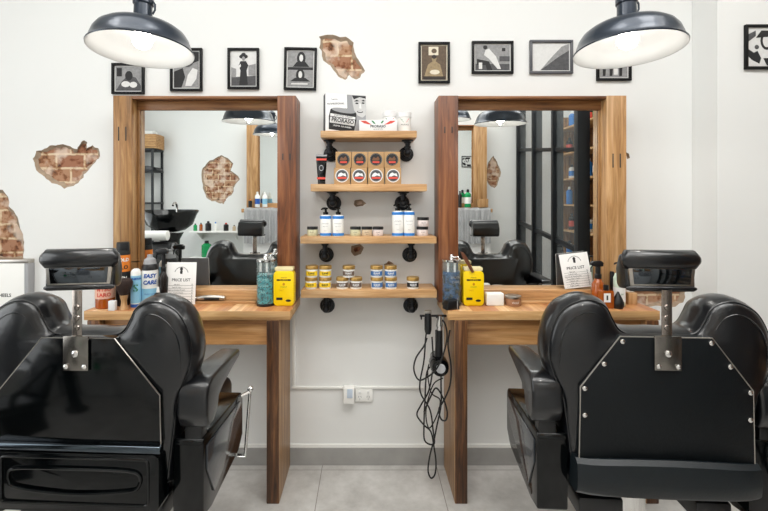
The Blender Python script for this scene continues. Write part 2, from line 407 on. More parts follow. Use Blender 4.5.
# ------------------------------------------------------------------ benches
def make_bench(label, x0, x1, p0, p1):
    r = thing('styling_bench', label, 'bench', ((x0+x1)/2, 0, 0)); c = (x0+x1)/2
    bm = B(); box(bm, x0-c, x1-c, -.30, -.002, BZ-.043, BZ, bev=.003)
    for f in bm.faces:
        f.normal_update()
        if f.normal.z < .9: f.material_index = 1
    obj('bench_top', bm, [W_top, W_edge], r)
    for a, b in (p0, p1):
        bm = B(); box(bm, a-c, b-c, -.30, -.014, 0, BZ-.044, bev=.003)
        for f in bm.faces:
            f.normal_update()
            if f.normal.y < -.9: f.material_index = 1
        obj('side_panel', bm, [W_side, W_burl], r)
    bm = B(); box(bm, p0[1]-c, p1[0]-c, -.262, -.235, BZ-.044-.125, BZ-.044, bev=.003); obj('apron', bm, W_apron, r)
    return r
make_bench('left timber bench with planked top, behind the left barber chair', -1.305, -.353, (-1.29, -1.232), (-.463, -.405))
make_bench('right timber bench with planked top and black cords hanging off its end', .372, 1.35, (.405, .463), (1.287, 1.345))

# ------------------------------------------------------------------ wall shelves on pipe brackets
SH = {}
def make_shelf(label, xa, xb, ytop, thick, brx, bry, sy):
    d = 2.11; x0 = (xa-CXP)*d/F; x1 = (xb-CXP)*d/F; zt = CH-(ytop-HZ)*d/F; th = thick*d/F
    r = thing('wall_shelf', label, 'shelf', ((x0+x1)/2, 0, zt), 0, 'timber shelves on black pipe brackets'); c = (x0+x1)/2
    bm = B(); box(bm, x0-c, x1-c, -.17, -.004, -th, 0, bev=.003)
    o = obj('shelf_board', bm, W_shelf, r)
    for bx in brx:
        X = (bx-CXP)*CD/F-c; Z = CH-(bry-HZ)*(CD-.02)/F-zt
        bm = B()
        cyl(bm, (X, -.004, Z), (X, -.085, Z), .0125, 16)
        ball(bm, (X, -.085, Z), .019); cyl(bm, (X, -.072, Z), (X, -.058, Z), .018, 18)
        cyl(bm, (X, -.085, Z), (X, -.085, -th-.001), .0125, 16)
        cyl(bm, (X, -.085, Z+.022), (X, -.085, Z+.032), .018, 18) if -th-Z > .05 else None
        lathe(bm, [(.03, 0), (.03, .005), (.018, .009), (.018, .016)], 24, mi=0, M=Matrix.Translation((X, -.085, -th-.001)) @ Matrix.Rotation(PI, 4, 'X'))
        p = obj('pipe_bracket', bm, M_iron, r)
        bm = B(); lathe(bm, [(.039, 0), (.039, .007), (.034, .009), (.022, .010), (.02, .018), (.014, .02)], 32, M=Matrix.Translation((X, -.001, Z)) @ Matrix.Rotation(PI/2, 4, 'X'))
        for k in range(4):
            a = PI/4+k*PI/2; ball(bm, (X+.028*math.cos(a), -.011, Z+.028*math.sin(a)), .004, seg=8)
        obj('flange', bm, M_iron, p)
    SH[ytop] = zt
    return r
make_shelf('topmost and shortest timber wall shelf, holding white shaving cream boxes', 320.4, 416.9, 130.6, 7, (331, 406), 154, 0)
make_shelf('second timber wall shelf from the top, holding kraft boxes and a black tube', 310.5, 427, 184, 7.3, (334, 402), 203, 0)
make_shelf('third timber wall shelf from the top, holding white bottles with blue bands', 300.2, 436.6, 236.7, 7, (326.5, 409.5), 255, 0)
make_shelf('lowest timber wall shelf, holding small gold-lidded tubs', 300.8, 437, 290, 8, (327.5, 410.5), 306, 0)

# ------------------------------------------------------------------ pendant lamps
M_shade = mat('charcoal_enamel', '#27303c', .28, .4, coat=.3)
M_in = mat('white_enamel', '#c8c8c6', .5)
M_bulb = mat('lit_bulb', (1, .97, .92), .5, emis=BULB)
def make_lamp(label, loc):
    r = thing('pendant_lamp', label, 'lamp', loc, 0, 'industrial pendant lamps')   # loc = centre of rim
    bm = B()
    out = [(.172, 0), (.173, .005), (.166, .012), (.161, .030), (.154, .050), (.142, .068), (.122, .083), (.092, .094), (.06, .102), (.036, .106)]
    inn = [(.033, .103), (.058, .098), (.090, .090), (.119, .079), (.138, .065), (.150, .049), (.157, .030), (.162, .011), (.170, .001)]
    lathe(bm, out, 64, cap=False, mi=0)
    lathe(bm, [(out[-1][0], out[-1][1]), inn[0]], 64, cap=False)
    lathe(bm, [inn[-1], out[0]], 64, cap=False, mi=1)
    lathe(bm, inn, 64, cap=False, mi=1)
    obj('lamp_shade', bm, [M_shade, M_in], r)
    bm = B(); lathe(bm, [(.036, .105), (.036, .113), (.031, .118), (.030, .165), (.034, .170), (.034, .20), (.02, .215), (.008, .22)], 32)
    tube(bm, [(.034, 0, .135), (.042, 0, .15), (.042, 0, .17), (.034, 0, .182)], .0035, 8)
    obj('lamp_socket', bm, M_shade, r)
    for ch in [q for q in r.children if q.type == 'MESH']: ch.data.transform(Matrix.Rotation(-math.radians(3), 4, 'X'))
    bm = B(); cyl(bm, (0, .011, .212), (0, .011, ZC-loc[2]-.03), .004, 10); obj('cord', bm, M_rubber, r)
    bm = B(); lathe(bm, [(.05, -.03), (.05, -.012), (.04, -.0005)], 24, c=(0, .011, ZC-loc[2])); obj('ceiling_rose', bm, M_shade, r)
    bm = B(); lathe(bm, [(0, .008), (.014, .011), (.026, .02), (.033, .034), (.034, .045), (.030, .058), (.020, .074), (.014, .085), (.014, .103)], 32); sl = bpy.data.lights.new('lamp_spot', 'SPOT'); sl.energy = 4.6; sl.spot_size = math.radians(165); sl.spot_blend = .25; sl.shadow_soft_size = .006; sl.color = (1, .97, .92)
    so = bpy.data.objects.new('lamp_spot', sl); C.objects.link(so); so.parent = r; so.location = (0, 0, .001)
    lb_ = obj('light_bulb', bm, M_bulb, r); lb_.data.transform(Matrix.Rotation(-math.radians(3), 4, 'X'))
    return r
def rimpos(px, py, d): p = P(px, py, d); return (p.x, p.y, p.z)
LPS = [rimpos(142, 51.5, 1.52), rimpos(628, 51.5, 1.49)]
lp = make_lamp('lit dark pendant lamp hanging over the left barber chair', LPS[0])
copy_tree(lp, LPS[1], 'lit dark pendant lamp hanging over the right barber chair')
copy_tree(lp, (MX(272, 3.95), MY(3.95), MZ(135, 3.95)), 'dark pendant lamp seen in the left mirror, behind the larger reflected lamp')
copy_tree(lp, (MX(452, 3.95), MY(3.95), MZ(120, 3.95)), 'dark pendant lamp seen at the edge of the right mirror, behind the larger reflected lamp')

# added glowing panels on the ceiling, out of view, to fill the room with light
M_panel = mat('fill_panel_glow', (1, .99, .97), .5, emis=FILL_PANEL)
for i, (x, y, t) in enumerate(((-1.7, -1.5, 'left'), (.1, -1.5, 'middle'), (1.3, -1.5, 'right'), (2.35, -1.7, 'shelving side'))):
    r = thing('ceiling_fill_panel', 'added square white fill light panel on the ceiling, out of view, the %s one of the row' % t, 'fill light', (x, y, ZC), 0, 'added fill light panels')
    bm = B(); box(bm, -.3, .3, -.3, .3, -.03, -.001, bev=.004); obj('light_frame', bm, M_white, r)
    bm = B(); box(bm, -.28, .28, -.28, .28, -.034, -.0301); obj('diffuser', bm, M_panel, r)

# ------------------------------------------------------------------ barber chairs
HALF = [(0,1.014),(.06,1.013),(.10,1.022),(.120,1.052),(.137,1.086),(.166,1.107),(.206,1.115),(.246,1.105),(.284,1.080),(.312,1.034),(.326,.978),(.326,.925),(.310,.868),(.288,.815),(.276,.74),(.264,.641),(.254,.575),(.235,.562),(.12,.56),(0,.56)]
def outline():
    R_ = [(x, z) for x, z in HALF]; L_ = [(-x, z) for x, z in HALF[-2:0:-1]]
    return [(p.x, p.y) for p in smooth_path([Vector((x, z, 0)) for x, z in R_+L_], 5, True)]
def offset(poly, d):
    n = len(poly); out = []
    for i in range(n):
        a, b = Vector(poly[(i-1) % n]), Vector(poly[(i+1) % n]); t = (b-a)
        nn = Vector((-t.y, t.x)).normalized()      # outline runs clockwise: inward is right side
        out.append((poly[i][0]-nn.x*d, poly[i][1]-nn.y*d))
    return out
def skel(p):
    segs = [((.205, .985), (.19, .90)), ((.19, .90), (.12, .78)), ((.12, .78), (0, .70)), ((0, .70), (0, .66))]
    s = 1 if p[0] >= 0 else -1; q = Vector((abs(p[0]), p[1])); best = None
    for a, b in segs:
        a, b = Vector(a), Vector(b); ab = b-a; t = max(0, min(1, (q-a).dot(ab)/ab.dot(ab))); c = a+ab*t
        if best is None or (c-q).length < best[0]: best = ((c-q).length, c)
    return Vector((s*best[1].x, best[1].y))
def pillow(bm, yn, yf, hn, hf, mi=0):
    O = outline(); n = len(O)
    Q = [skel(p) for p in O]
    for _ in range(14): Q = [(Q[(i-1) % n]+Q[i]*2+Q[(i+1) % n])/4 for i in range(n)]
    rings = []
    def side(base, y, h, sg):
        rr = []
        for t in (.0, .02, .06, .12, .2, .32, .48, .68, .88):
            f = math.sqrt(1-(1-t)**2); rr.append([(base[i][0]*(1-t)+Q[i].x*t, y+sg*h*f, base[i][1]*(1-t)+Q[i].y*t) for i in range(n)])
        return rr
    near = side(offset(O, .014), yn, hn, -1); far = side(offset(O, .016), yf, hf, 1)
    mid = [[(p[0], yn+(yf-yn)*k, p[1]) for p in offset(O, o)] for k, o in ((.12, .006), (.3, .001), (.5, 0), (.7, .002), (.88, .008))]
    layers = near[::-1]+mid+far
    t = bmesh.new()
    V = [[t.verts.new(c) for c in L] for L in layers]
    for a, b in zip(V, V[1:]):
        for i in range(n): t.faces.new((a[i], a[(i+1) % n], b[(i+1) % n], b[i]))
    t.faces.new(V[0]); t.faces.new(V[-1][::-1])
    bmesh.ops.remove_doubles(t, verts=t.verts[:], dist=.0004)
    join(bm, t, mi)
    return offset(O, .013)
def rrect(cx, cz, w, h, r, n=5):
    out = []
    for sx, sz, a in ((1, 1, 0), (-1, 1, PI/2), (-1, -1, PI), (1, -1, 3*PI/2)):
        for k in range(n+1):
            t = a+k*PI/2/n; out.append((cx+sx*(w/2-r)+r*math.cos(t), cz+sz*(h/2-r)+r*math.sin(t)))
    return out
def make_chair(label, loc, rz, style):
    r = thing('barber_chair', label, 'barber chair', loc, rz, 'black barber chairs')
    bm = B(); rim = pillow(bm, -.185, -.085, .030, .04)
    bk = obj('backrest', bm, M_leather, r, ang=60)
    bm = B(); tube(bm, [(x, -.1865, z) for x, z in rim], .0026, 6, closed=True); obj('piping', bm, M_leather, bk)
    for s in (-1, 1):
        for q in (0, 1):
            yy = -.2065 if q == 0 else -.058
            pts = [(.288, yy+.008*(1-q), .90), (.290, yy, .965), (.274, yy, 1.02), (.242, yy, 1.056), (.205, yy, 1.070), (.170, yy+.002*(1-q), 1.055), (.15, yy+.002*(1-q), 1.024)]
            bm = B(); tube(bm, smooth_path([(s*x, y, z) for x, y, z in pts], 5), .002, 6); obj('seam', bm, M_leather, bk)
    if style == 'buttons':
        poly = [(-.127,1.006),(.127,1.006),(.238,.858),(.242,.65),(-.242,.65),(-.238,.858)]
        bm = B(); prism(bm, poly, -.224, -.18, 'y', bev=.004); pn = obj('back_panel', bm, M_vinyl, r)
        bm = B(); E = [(-.242,.65),(-.238,.858),(-.127,1.006),(.127,1.006),(.238,.858),(.242,.65)]
        tube(bm, [(x, -.2215, z) for x, z in E], .0022, 6); obj('panel_edging', bm, M_steel, pn)
        for x, z in ((.124,.993),(.176,.927),(.231,.855),(.231,.778)):
            for s in (-1, 1):
                bm = B(); lathe(bm, [(.0075, 0), (.007, .003), (.004, .005), (0, .0055)], 16, M=Matrix.Translation((s*x*.985, -.2245, z)) @ Matrix.Rotation(PI/2, 4, 'X')); obj('stud', bm, M_chrome, pn)
        bm = B(); N = 14
        t = bmesh.new(); Vr = []
        prof = [(-.20,.648,0),(-.232,.652,1),(-.246,.642,1),(-.25,.60,0),(-.246,.566,0),(-.235,.553,0),(-.18,.55,0)]
        for k in range(N+1):
            u = -1+2*k/N; x = u*.252; arch = (1-u*u)*.010; ins = .012*(abs(u) ** 8)
            Vr.append([t.verts.new((x, y+ins+(-.006*(1-u*u) if y < -.22 else 0), z+(arch if a else 0))) for y, z, a in prof])
        for a, b in zip(Vr, Vr[1:]):
            for i in range(len(prof)-1): t.faces.new((a[i], a[i+1], b[i+1], b[i]))
        t.faces.new(Vr[0]); t.faces.new(Vr[-1][::-1]); join(bm, t)
        obj('bottom_cushion', bm, mat('panel_lip_vinyl', '#12191d', .4, spec=.35, bump=.1, bscale=150), r)
    else:
        poly = [(-.108,1.004),(.108,1.004),(.240,.845),(.243,.705),(-.243,.705),(-.240,.845)]
        bm = B(); prism(bm, poly, -.224, -.18, 'y', bev=.004); pn = obj('back_panel', bm, M_gloss, r)
        bm = B(); tube(bm, [(x, -.2225, z) for x, z in [(-.243,.705),(-.240,.845),(-.108,1.004),(.108,1.004),(.240,.845),(.243,.705)]], .0017, 6); obj('panel_edging', bm, M_steel, pn)
        bm = B(); prism(bm, [(-.228,.706),(-.236,.704),(-.239,.694),(-.236,.684),(-.215,.682),(-.215,.706)], -.248, .248, 'x', bev=.002); obj('chrome_strip', bm, mat('dark_chrome', '#50585f', .15, 1), r)
        bm = B(); prism(bm, rrect(0, .60, .49, .165, .02), -.238, -.18, 'y', bev=.006)
        lb = obj('lower_shell', bm, M_gloss, r)
        bm = B(); tube(bm, [(x, -.2385, z) for x, z in rrect(0, .605, .43, .13, .012)], .004, 8, closed=True)
        tube(bm, smooth_path([(-.19,-.239,.628),(-.15,-.241,.640),(0,-.242,.642),(.15,-.241,.640),(.19,-.239,.628),(.19,-.239,.60),(.16,-.241,.582),(0,-.242,.570),(-.16,-.241,.582),(-.19,-.239,.60)], 5, True), .0055, 8, closed=True)
        obj('embossed_oval', bm, M_gloss, lb)
    # mounting plate, post
    bm = B(); box(bm, -.037, .037, -.2325, -.2275, .914, 1.012, bev=.0015); pl = obj('mounting_plate', bm, mat('plate_steel', '#8a8680', .2, 1, var=.2, vscale=25), r)
    for x, z, q in ((0, .963, .010), (-.027, .926, .0075), (.027, .926, .0075)):
        bm = B(); lathe(bm, [(q, 0), (q*.95, .003), (q*.5, .006), (0, .0065)], 18, M=Matrix.Translation((x, -.2326, z)) @ Matrix.Rotation(PI/2, 4, 'X')); obj('bolt', bm, M_chrome, pl)
    bm = B(); box(bm, -.0145, .0145, -.2270, -.2243, .92, 1.142, bev=.001)
    for z in (1.035, 1.063, 1.093): lathe(bm, [(.0085, 0), (.007, .003), (0, .004)], 14, M=Matrix.Translation((0, -.2271, z)) @ Matrix.Rotation(PI/2, 4, 'X'))
    obj('headrest_post', bm, mat('post_steel', '#a39a92', .22, 1), r)
    # headrest
    bm = B(); prism(bm, [(-.205,1.138),(-.195,1.200),(-.19,1.232),(-.15,1.235),(-.13,1.19),(-.135,1.14),(-.15,1.130)], -.108, .108, 'x', bev=.016, seg=4)
    tube(bm, [(-.116,-.187,1.222),(-.113,-.190,1.222),(-.105,-.193,1.222),(.105,-.193,1.222),(.113,-.190,1.222),(.116,-.187,1.222)], [.008,.020,.029,.029,.020,.008], 20)
    tube(bm, [(-.109,-.203,1.139),(-.098,-.205,1.139),(.098,-.205,1.139),(.109,-.203,1.139)], [.004,.008,.008,.004], 14)
    hd = obj('headrest', bm, M_leather, r, ang=50)
    HT = (Matrix.Translation((-.010, -.2, .007)) @ Matrix.Rotation(.2, 4, 'Z') @ Matrix.Diagonal((.86, .9, 1, 1)) if style != 'buttons' else Matrix.Translation((-.002, -.2, .003)) @ Matrix.Diagonal((.90, .9, 1, 1))) @ Matrix.Translation((0, .2, 0))
    hd.data.transform(HT)
    bm = B(); prism(bm, [(-.104,1.202),(.104,1.202),(.098,1.147),(-.098,1.147)], -.2085, -.19, 'y', bev=.002)
    hp = obj('headrest_plate', bm, M_steel, hd)
    bm = B(); prism(bm, [(-.092,1.197),(.092,1.197),(.087,1.152),(-.087,1.152)], -.2105, -.205, 'y', bev=.001)
    mi_ = obj('mirror_inlay', bm, mat('dark_polished_inlay', '#5a5f64', .05, 1), hd)
    for q in (hp, mi_): q.data.transform(HT)
    # arms and side housings
    for s in (-1, 1):
        AP = [(-.185,.733),(-.204,.775),(-.200,.83),(-.186,.862),(-.155,.874),(-.06,.874),(.105,.868),(.122,.852),(.105,.836),(-.07,.824),(-.115,.803),(-.128,.765),(-.132,.733)]
        bm = B(); prism(bm, AP, s*.277, s*.367, 'x', bev=.014, seg=4)
        for v in bm.verts:
            if abs(v.co.x) > .33: v.co.x -= s*.010*(v.co.y+.19)/.31
            else: v.co.x += s*.010*(v.co.y+.19)/.31
        obj('armrest', bm, M_leather, r, ang=60)
        bm = B(); box(bm, *sorted((s*.29, s*.342)), -.178, -.138, .68, .745, bev=.004); obj('arm_support', bm, M_black, r)
        HP = [(-.185,.688),(-.178,.700),(.15,.690),(.165,.672),(.165,.53),(.12,.49),(-.12,.46),(-.185,.47)]
        bm = B(); prism(bm, HP, s*.258, s*.349, 'x', bev=.006, seg=3); hs = obj('side_housing', bm, M_gloss, r)
        bm = B(); prism(bm, [(-.165,.672),(.13,.668),(.145,.62),(.06,.560),(-.11,.500),(-.165,.60)], s*.3485, s*.354, 'x', bev=.002); obj('side_cover', bm, mat('sheen_grey_cover', '#2b3036', .16, coat=.6), hs)  # cover panel; its lighter grey paints in the gloss reflection on the housing
        if s > 0 and style != 'buttons':
            bm = B(); tube(bm, [(.375, .17, .69), (.372, .12, .47)], .006, 10); ball(bm, (.375, .172, .692), .012, seg=14); tube(bm, [(.372, .12, .475), (.345, .12, .475)], .006, 8)
            tube(bm, [(.375, .168, .685), (.345, .15, .675)], .006, 8)
            obj('recline_lever', bm, M_chrome, r)
    bm = B(); box(bm, -.232, .232, -.075, .40, .541, .655, bev=.035, seg=4); obj('seat', bm, M_leather, r, ang=60)
    bm = B(); box(bm, -.22, .22, -.10, .30, .50, .54, bev=.006); box(bm, -.22, -.09, -.17, .25, .44, .50, bev=.006); box(bm, .12, .22, -.17, .25, .44, .50, bev=.006); obj('seat_frame', bm, M_black, r)
    bm = B(); lathe(bm, [(.066, .05), (.066, .30), (.060, .305), (.060, .499)], 40); obj('hydraulic_column', bm, M_chrome, r)
    bm = B(); lathe(bm, [(.31, 0), (.31, .008), (.29, .02), (.12, .038), (.08, .052), (.07, .06)], 56); obj('round_base', bm, M_chrome, r)
    bm = B(); tube(bm, smooth_path([(-.07,.36,.47),(-.07,.42,.34),(-.07,.45,.18),(-.07,.50,.15)], 4), .011, 10); tube(bm, smooth_path([(.07,.36,.47),(.07,.42,.34),(.07,.45,.18),(.07,.50,.15)], 4), .011, 10)
    box(bm, -.09, .09, .37, .50, .145, .165, bev=.004); obj('footrest', bm, M_chrome, r)
    bm = B(); tube(bm, smooth_path([(.05,.03,.12),(.11,.12,.10),(.13,.20,.11)], 4), .009, 10); box(bm, .10, .16, .19, .24, .10, .12, bev=.004); obj('foot_pump', bm, M_chrome, r)
    return r
make_chair('right barber chair, black with chrome studs around its back panel', (.871, -.825, 0), -math.radians(3.5), 'buttons')
make_chair('left barber chair, black with a glossy back shell and embossed oval', (-.819, -.825, 0), -math.radians(2.5), 'shell')

# ------------------------------------------------------------------ framed photographs
GR = [mat('print_grey_%d' % i, c, .6, var=(.5, .6, .45, .12)[i], vscale=85) for i, c in enumerate(('#141416', '#4a4a4c', '#8e8e8e', '#d6d6d4'))]
SE = [mat('print_sepia_%d' % i, c, .6, var=(.5, .6, .45, .12)[i], vscale=85) for i, c in enumerate(('#2a2018', '#5b4a38', '#93805f', '#d8cfba'))]
M_fr = mat('black_picture_frame', '#07080a', .5, spec=.25)
def picture(label, x0, x1, y0, y1, shapes, pal=GR, bg=3, d=CD-.012, wall=0, frame=None, tilt=0):
    a, b = P(x0, y1, d), P(x1, y0, d); W = (b.x-a.x)/2; H = (b.z-a.z)/2
    r = thing('picture_frame', label, 'picture', ((a.x+b.x)/2, wall, (a.z+b.z)/2), 0, 'framed photographs on the wall'); r.rotation_euler = (0, tilt, 0)
    t = .0125; bm = B()
    for q in ((-W, W, H-t, H), (-W, W, -H, -H+t), (-W, -W+t, -H+t, H-t), (W-t, W, -H+t, H-t)): box(bm, q[0], q[1], -.016, -.001, q[2], q[3], bev=.001)
    obj('frame_border', bm, frame or M_fr, r)
    bm = B(); flat(bm, [(-W+t, -H+t), (W-t, -H+t), (W-t, H-t), (-W+t, H-t)], -.006, 3)
    m = .006; w2, h2 = W-t-m, H-t-m
    flat(bm, [(-w2, -h2), (w2, -h2), (w2, h2), (-w2, h2)], -.0063, bg)
    for k, (mi, poly) in enumerate(shapes): flat(bm, [(max(-1, min(1, u))*w2, max(-1, min(1, v))*h2) for u, v in poly], -.0066-.0002*k, mi)
    obj('photo_print', bm, pal, r)
    return r
def D(cx, cz, rx, rz=None): return disc(cx, cz, rx, rz, 16)
picture('small black framed photograph lowest and leftmost, under the left pendant lamp', 111.5, 144, 63, 94,
        [(2, [(-1,-1),(1,-1),(1,1),(-1,1)]), (1, [(-1,-1),(-.5,-.2),(0,.3),(.6,.1),(1,-.6),(1,-1)]), (3, D(-.2,-.45,.35,.25)), (3, D(.4,-.5,.3,.25)), (0, D(.05,.25,.3,.4)), (0, [(-.9,.2),(-.5,.2),(-.5,.9),(-.9,.9)])])
picture('black framed photograph of a hand, partly behind the left pendant lamp', 170, 202, 48, 91,
        [(2, [(-1,-1),(1,-1),(1,1),(-1,1)]), (0, [(-1,-.1),(-.3,.1),(-.1,-.4),(-.4,-1),(-1,-1)]), (3, [(-.1,-.9),(.1,-.3),(.5,.1),(.9,0),(.8,-.5),(.4,-.9)]), (1, D(.1,.55,.5,.4)), (0, [(.3,.3),(1,.5),(1,1),(.5,1)])])
picture('black framed photograph of a standing figure in wide hat and dark dress', 227.5, 259, 48, 89,
        [(1, [(-1,-.5),(1,-.4),(1,-1),(-1,-1)]), (2, [(.4,-.4),(1,-.4),(1,.3),(.4,.2)]), (2, [(-1,-.5),(-.6,-.5),(-.6,0),(-1,.1)]), (0, [(-.35,-.95),(.35,-.95),(.25,-.1),(.4,.2),(.2,.45),(-.25,.45),(-.4,.2),(-.25,-.1)]), (0, D(0,.72,.36,.14)), (0, D(0,.8,.2,.15)), (2, D(0,.6,.12,.13)), (3, [(-.5,.1),(-.25,.3),(-.2,.15),(-.45,-.05)])])
picture('black framed photograph with two stacked portraits of a dark-haired woman', 284, 316.5, 47.5, 90,
        [(2, [(-1,-1),(1,-1),(1,1),(-1,1)]), (0, [(-1,.1),(1,.1),(1,-.05),(-1,-.05)]), (0, D(.05,.6,.34,.38)), (3, D(.05,.62,.15,.2)), (0, [(-.6,.12),(.7,.12),(.4,.4),(-.3,.4)]), (0, D(0,-.35,.34,.36)), (3, D(0,-.32,.15,.2)), (0, [(-.8,-.7),(.8,-.7),(.4,-.5),(-.4,-.5)]), (3, [(-.7,-.88),(.6,-.88),(.6,-.8),(-.7,-.8)])], tilt=.02)
picture('black framed sepia photograph of a sitting person, right of the bare brick patch', 418.5, 450, 42, 83,
        [(1, [(-1,-1),(1,-1),(1,1),(-1,1)]), (3, [(-.45,.45),(.35,.45),(.35,.95),(-.45,.95)]), (1, D(0,.7,.22,.14)), (2, [(-.8,-.8),(-.5,-.1),(0,.15),(.5,-.1),(.75,-.8)]), (2, D(0,.25,.2,.2)), (0, D(0,.35,.2,.12)), (3, D(.05,-.55,.4,.14)), (0, [(-.9,-1),(.9,-1),(.9,-.8),(-.9,-.8)])], pal=SE, bg=1)
picture('wide black framed photograph of a person reclining in a chair', 472, 513.5, 41, 73.5,
        [(2, [(-1,-1),(1,-1),(1,1),(-1,1)]), (1, [(-1,-1),(1,-1),(1,-.5),(-1,-.5)]), (0, [(-.9,-.1),(-.2,-.3),(0,-1),(-.3,-1),(-.4,-.6),(-.9,-.6)]), (3, [(-.4,.6),(-.2,.7),(.2,.1),(.5,-.9),(.3,-.9),(-.2,-.1),(-.5,.2)]), (0, D(-.42,.8,.13,.16)), (0, [(.55,.5),(.75,.5),(.75,.75),(.55,.75)]), (1, [(.4,-.3),(1,-.3),(1,.1),(.4,.1)]), (3, [(-.8,-.4),(-.6,-.4),(-.6,-.9),(-.8,-.9)])])
picture('wide grey framed pale photograph of a slope, between the reclining one and the right lamp', 530, 573, 40, 73.5,
        [(3, [(-1,-1),(1,-1),(1,1),(-1,1)]), (1, [(-.6,-1),(1,-1),(1,.5),(.4,0)]), (2, [(-.6,-1),(.4,0),(1,.5),(1,1),(.6,.8),(.1,.1)])], frame=mat('grey_picture_frame', '#4c4d52', .4))
picture('black framed photograph mostly hidden behind the right pendant lamp', 597, 631.5, 48, 80.5,
        [(2, [(-1,-1),(1,-1),(1,1),(-1,1)]), (0, [(-.8,-.9),(-.6,-.9),(-.55,-.2),(-.8,-.2)]), (0, [(-.3,-.9),(-.1,-.9),(-.05,-.3),(-.3,-.3)]), (0, [(.4,-.9),(.6,-.9),(.65,0),(.4,0)]), (3, [(0,-.8),(.3,-.8),(.3,-.3),(0,-.3)]), (1, [(-1,0),(1,0),(1,.3),(-1,.3)])])
picture('large black framed photograph on the right pier, cut off by the photo edge', 745.5, 790, 24.5, 69,
        [(3, [(-1,-1),(1,-1),(1,1),(-1,1)]), (0, [(-1,-.1),(-.7,-.3),(-.5,-.2),(-.3,-.6),(-.4,-.9),(-.8,-.7),(-1,-.5)]), (0, D(.0,.35,.35,.5)), (3, D(0,.35,.22,.36)), (1, [(-1,.3),(-.6,.6),(-.6,.9),(-1,.7)]), (0, [(-.6,.5),(-.3,.9),(.6,.9),(.6,.6)]), (0, [(-.2,-.6),(.8,-.6),(.8,-1),(0,-1)]), (1, D(-.55,.0,.12,.12))], d=CD-.165-.012, wall=-.165)

# ------------------------------------------------------------------ products on the shelves
T1, T2, T3, T4 = SH[130.6], SH[184], SH[236.7], SH[290]
def X_(px, d=2.16): return (px-CXP)*d/F
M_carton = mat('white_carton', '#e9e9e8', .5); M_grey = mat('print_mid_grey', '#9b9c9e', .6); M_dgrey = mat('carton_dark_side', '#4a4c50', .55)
M_green = mat('print_green', '#2f7d4f', .5); M_red = mat('print_red', '#d24a3c', .5); M_kraft = mat('kraft_card', '#b08d62', .75, var=.08, vscale=60)
M_lblack = mat('label_black', '#17181a', .45)
# big poster carton
r = thing('display_carton', 'large white and grey shaving cream carton with face and jar printed on it, topmost shelf', 'box', (X_(344.5), -.100, T1), math.radians(15))
bm = B(); box(bm, -.104, .104, -.03, .03, 0, .188, bev=.001)
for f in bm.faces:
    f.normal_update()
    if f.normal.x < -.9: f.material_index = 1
obj('carton_body', bm, [M_carton, M_dgrey], r)
bm = B(); y = -.0305
flat(bm, [(.012,.004),(.103,.004),(.103,.187),(.004,.187)], y, 1)
flat(bm, [(.03,.184),(.102,.184),(.102,.09),(.085,.075),(.06,.085),(.042,.11),(.035,.14)], y-.0003, 2)
flat(bm, [(.04,.155),(.055,.164),(.07,.158),(.055,.155)], y-.0006, 3); flat(bm, [(.078,.16),(.09,.166),(.1,.16),(.09,.157)], y-.0006, 3)
flat(bm, disc(.056, .146, .008, .004), y-.0006, 3); flat(bm, disc(.088, .149, .008, .004), y-.0006, 3)
flat(bm, [(.07,.148),(.076,.145),(.080,.12),(.068,.122)], y-.0006, 0); flat(bm, disc(.072, .104, .016, .005), y-.0006, 3); flat(bm, disc(.072, .106, .012, .002), y-.0009, 0)
flat(bm, [(.03,.184),(.102,.184),(.102,.172),(.07,.178),(.04,.165)], y-.0007, 3)
M = Matrix.Rotation(math.radians(6), 4, 'Y')
jar = Matrix.Translation((-.018, 0, .055)) @ M @ Matrix.Scale(1.28, 4)
def fj(poly, dy, mi): flat(bm, [((jar @ Vector((p[0], 0, p[1]))).x, (jar @ Vector((p[0], 0, p[1]))).z) for p in poly], y-dy, mi)
fj([(-.05,-.040),(.05,-.040),(.055,.01),(.052,.035),(-.052,.035),(-.055,.01)], .0003, 3)
fj(disc(0, .036, .052, .012), .0004, 3); fj(disc(0, .04, .047, .009), .0006, 1); fj([(-.050,.012),(.050,.012),(.050,.022),(-.050,.022)], .0007, 0)
fj([(-.049,-.014),(.049,-.014),(.049,.009),(-.049,.009)], .0007, 0)
add_text(bm, 'PRORASO', .021, 0, -.002, y-.001, mi=3, M=jar, sx=.95, bold=.0006)
add_text(bm, 'SHAVING CREAM', .0095, 0, .0165, y-.001, mi=3, M=jar); add_text(bm, 'CREMA DA BARBA', .009, 0, -.024, y-.001, mi=0, M=jar)
for s_, z, x, q in (("l'uomo", .165, -.045, .012), ('PROFESSIONAL', .142, -.040, .013), ('per te solo', .116, -.008, .012)):
    add_text(bm, s_, q, x, z, y-.0004, mi=3, M=Matrix.Rotation(math.radians(-5), 4, 'Y'))
obj('printed_front', bm, [M_carton, M_grey, mat('face_grey', '#c9c9c8', .6), M_lblack], r)
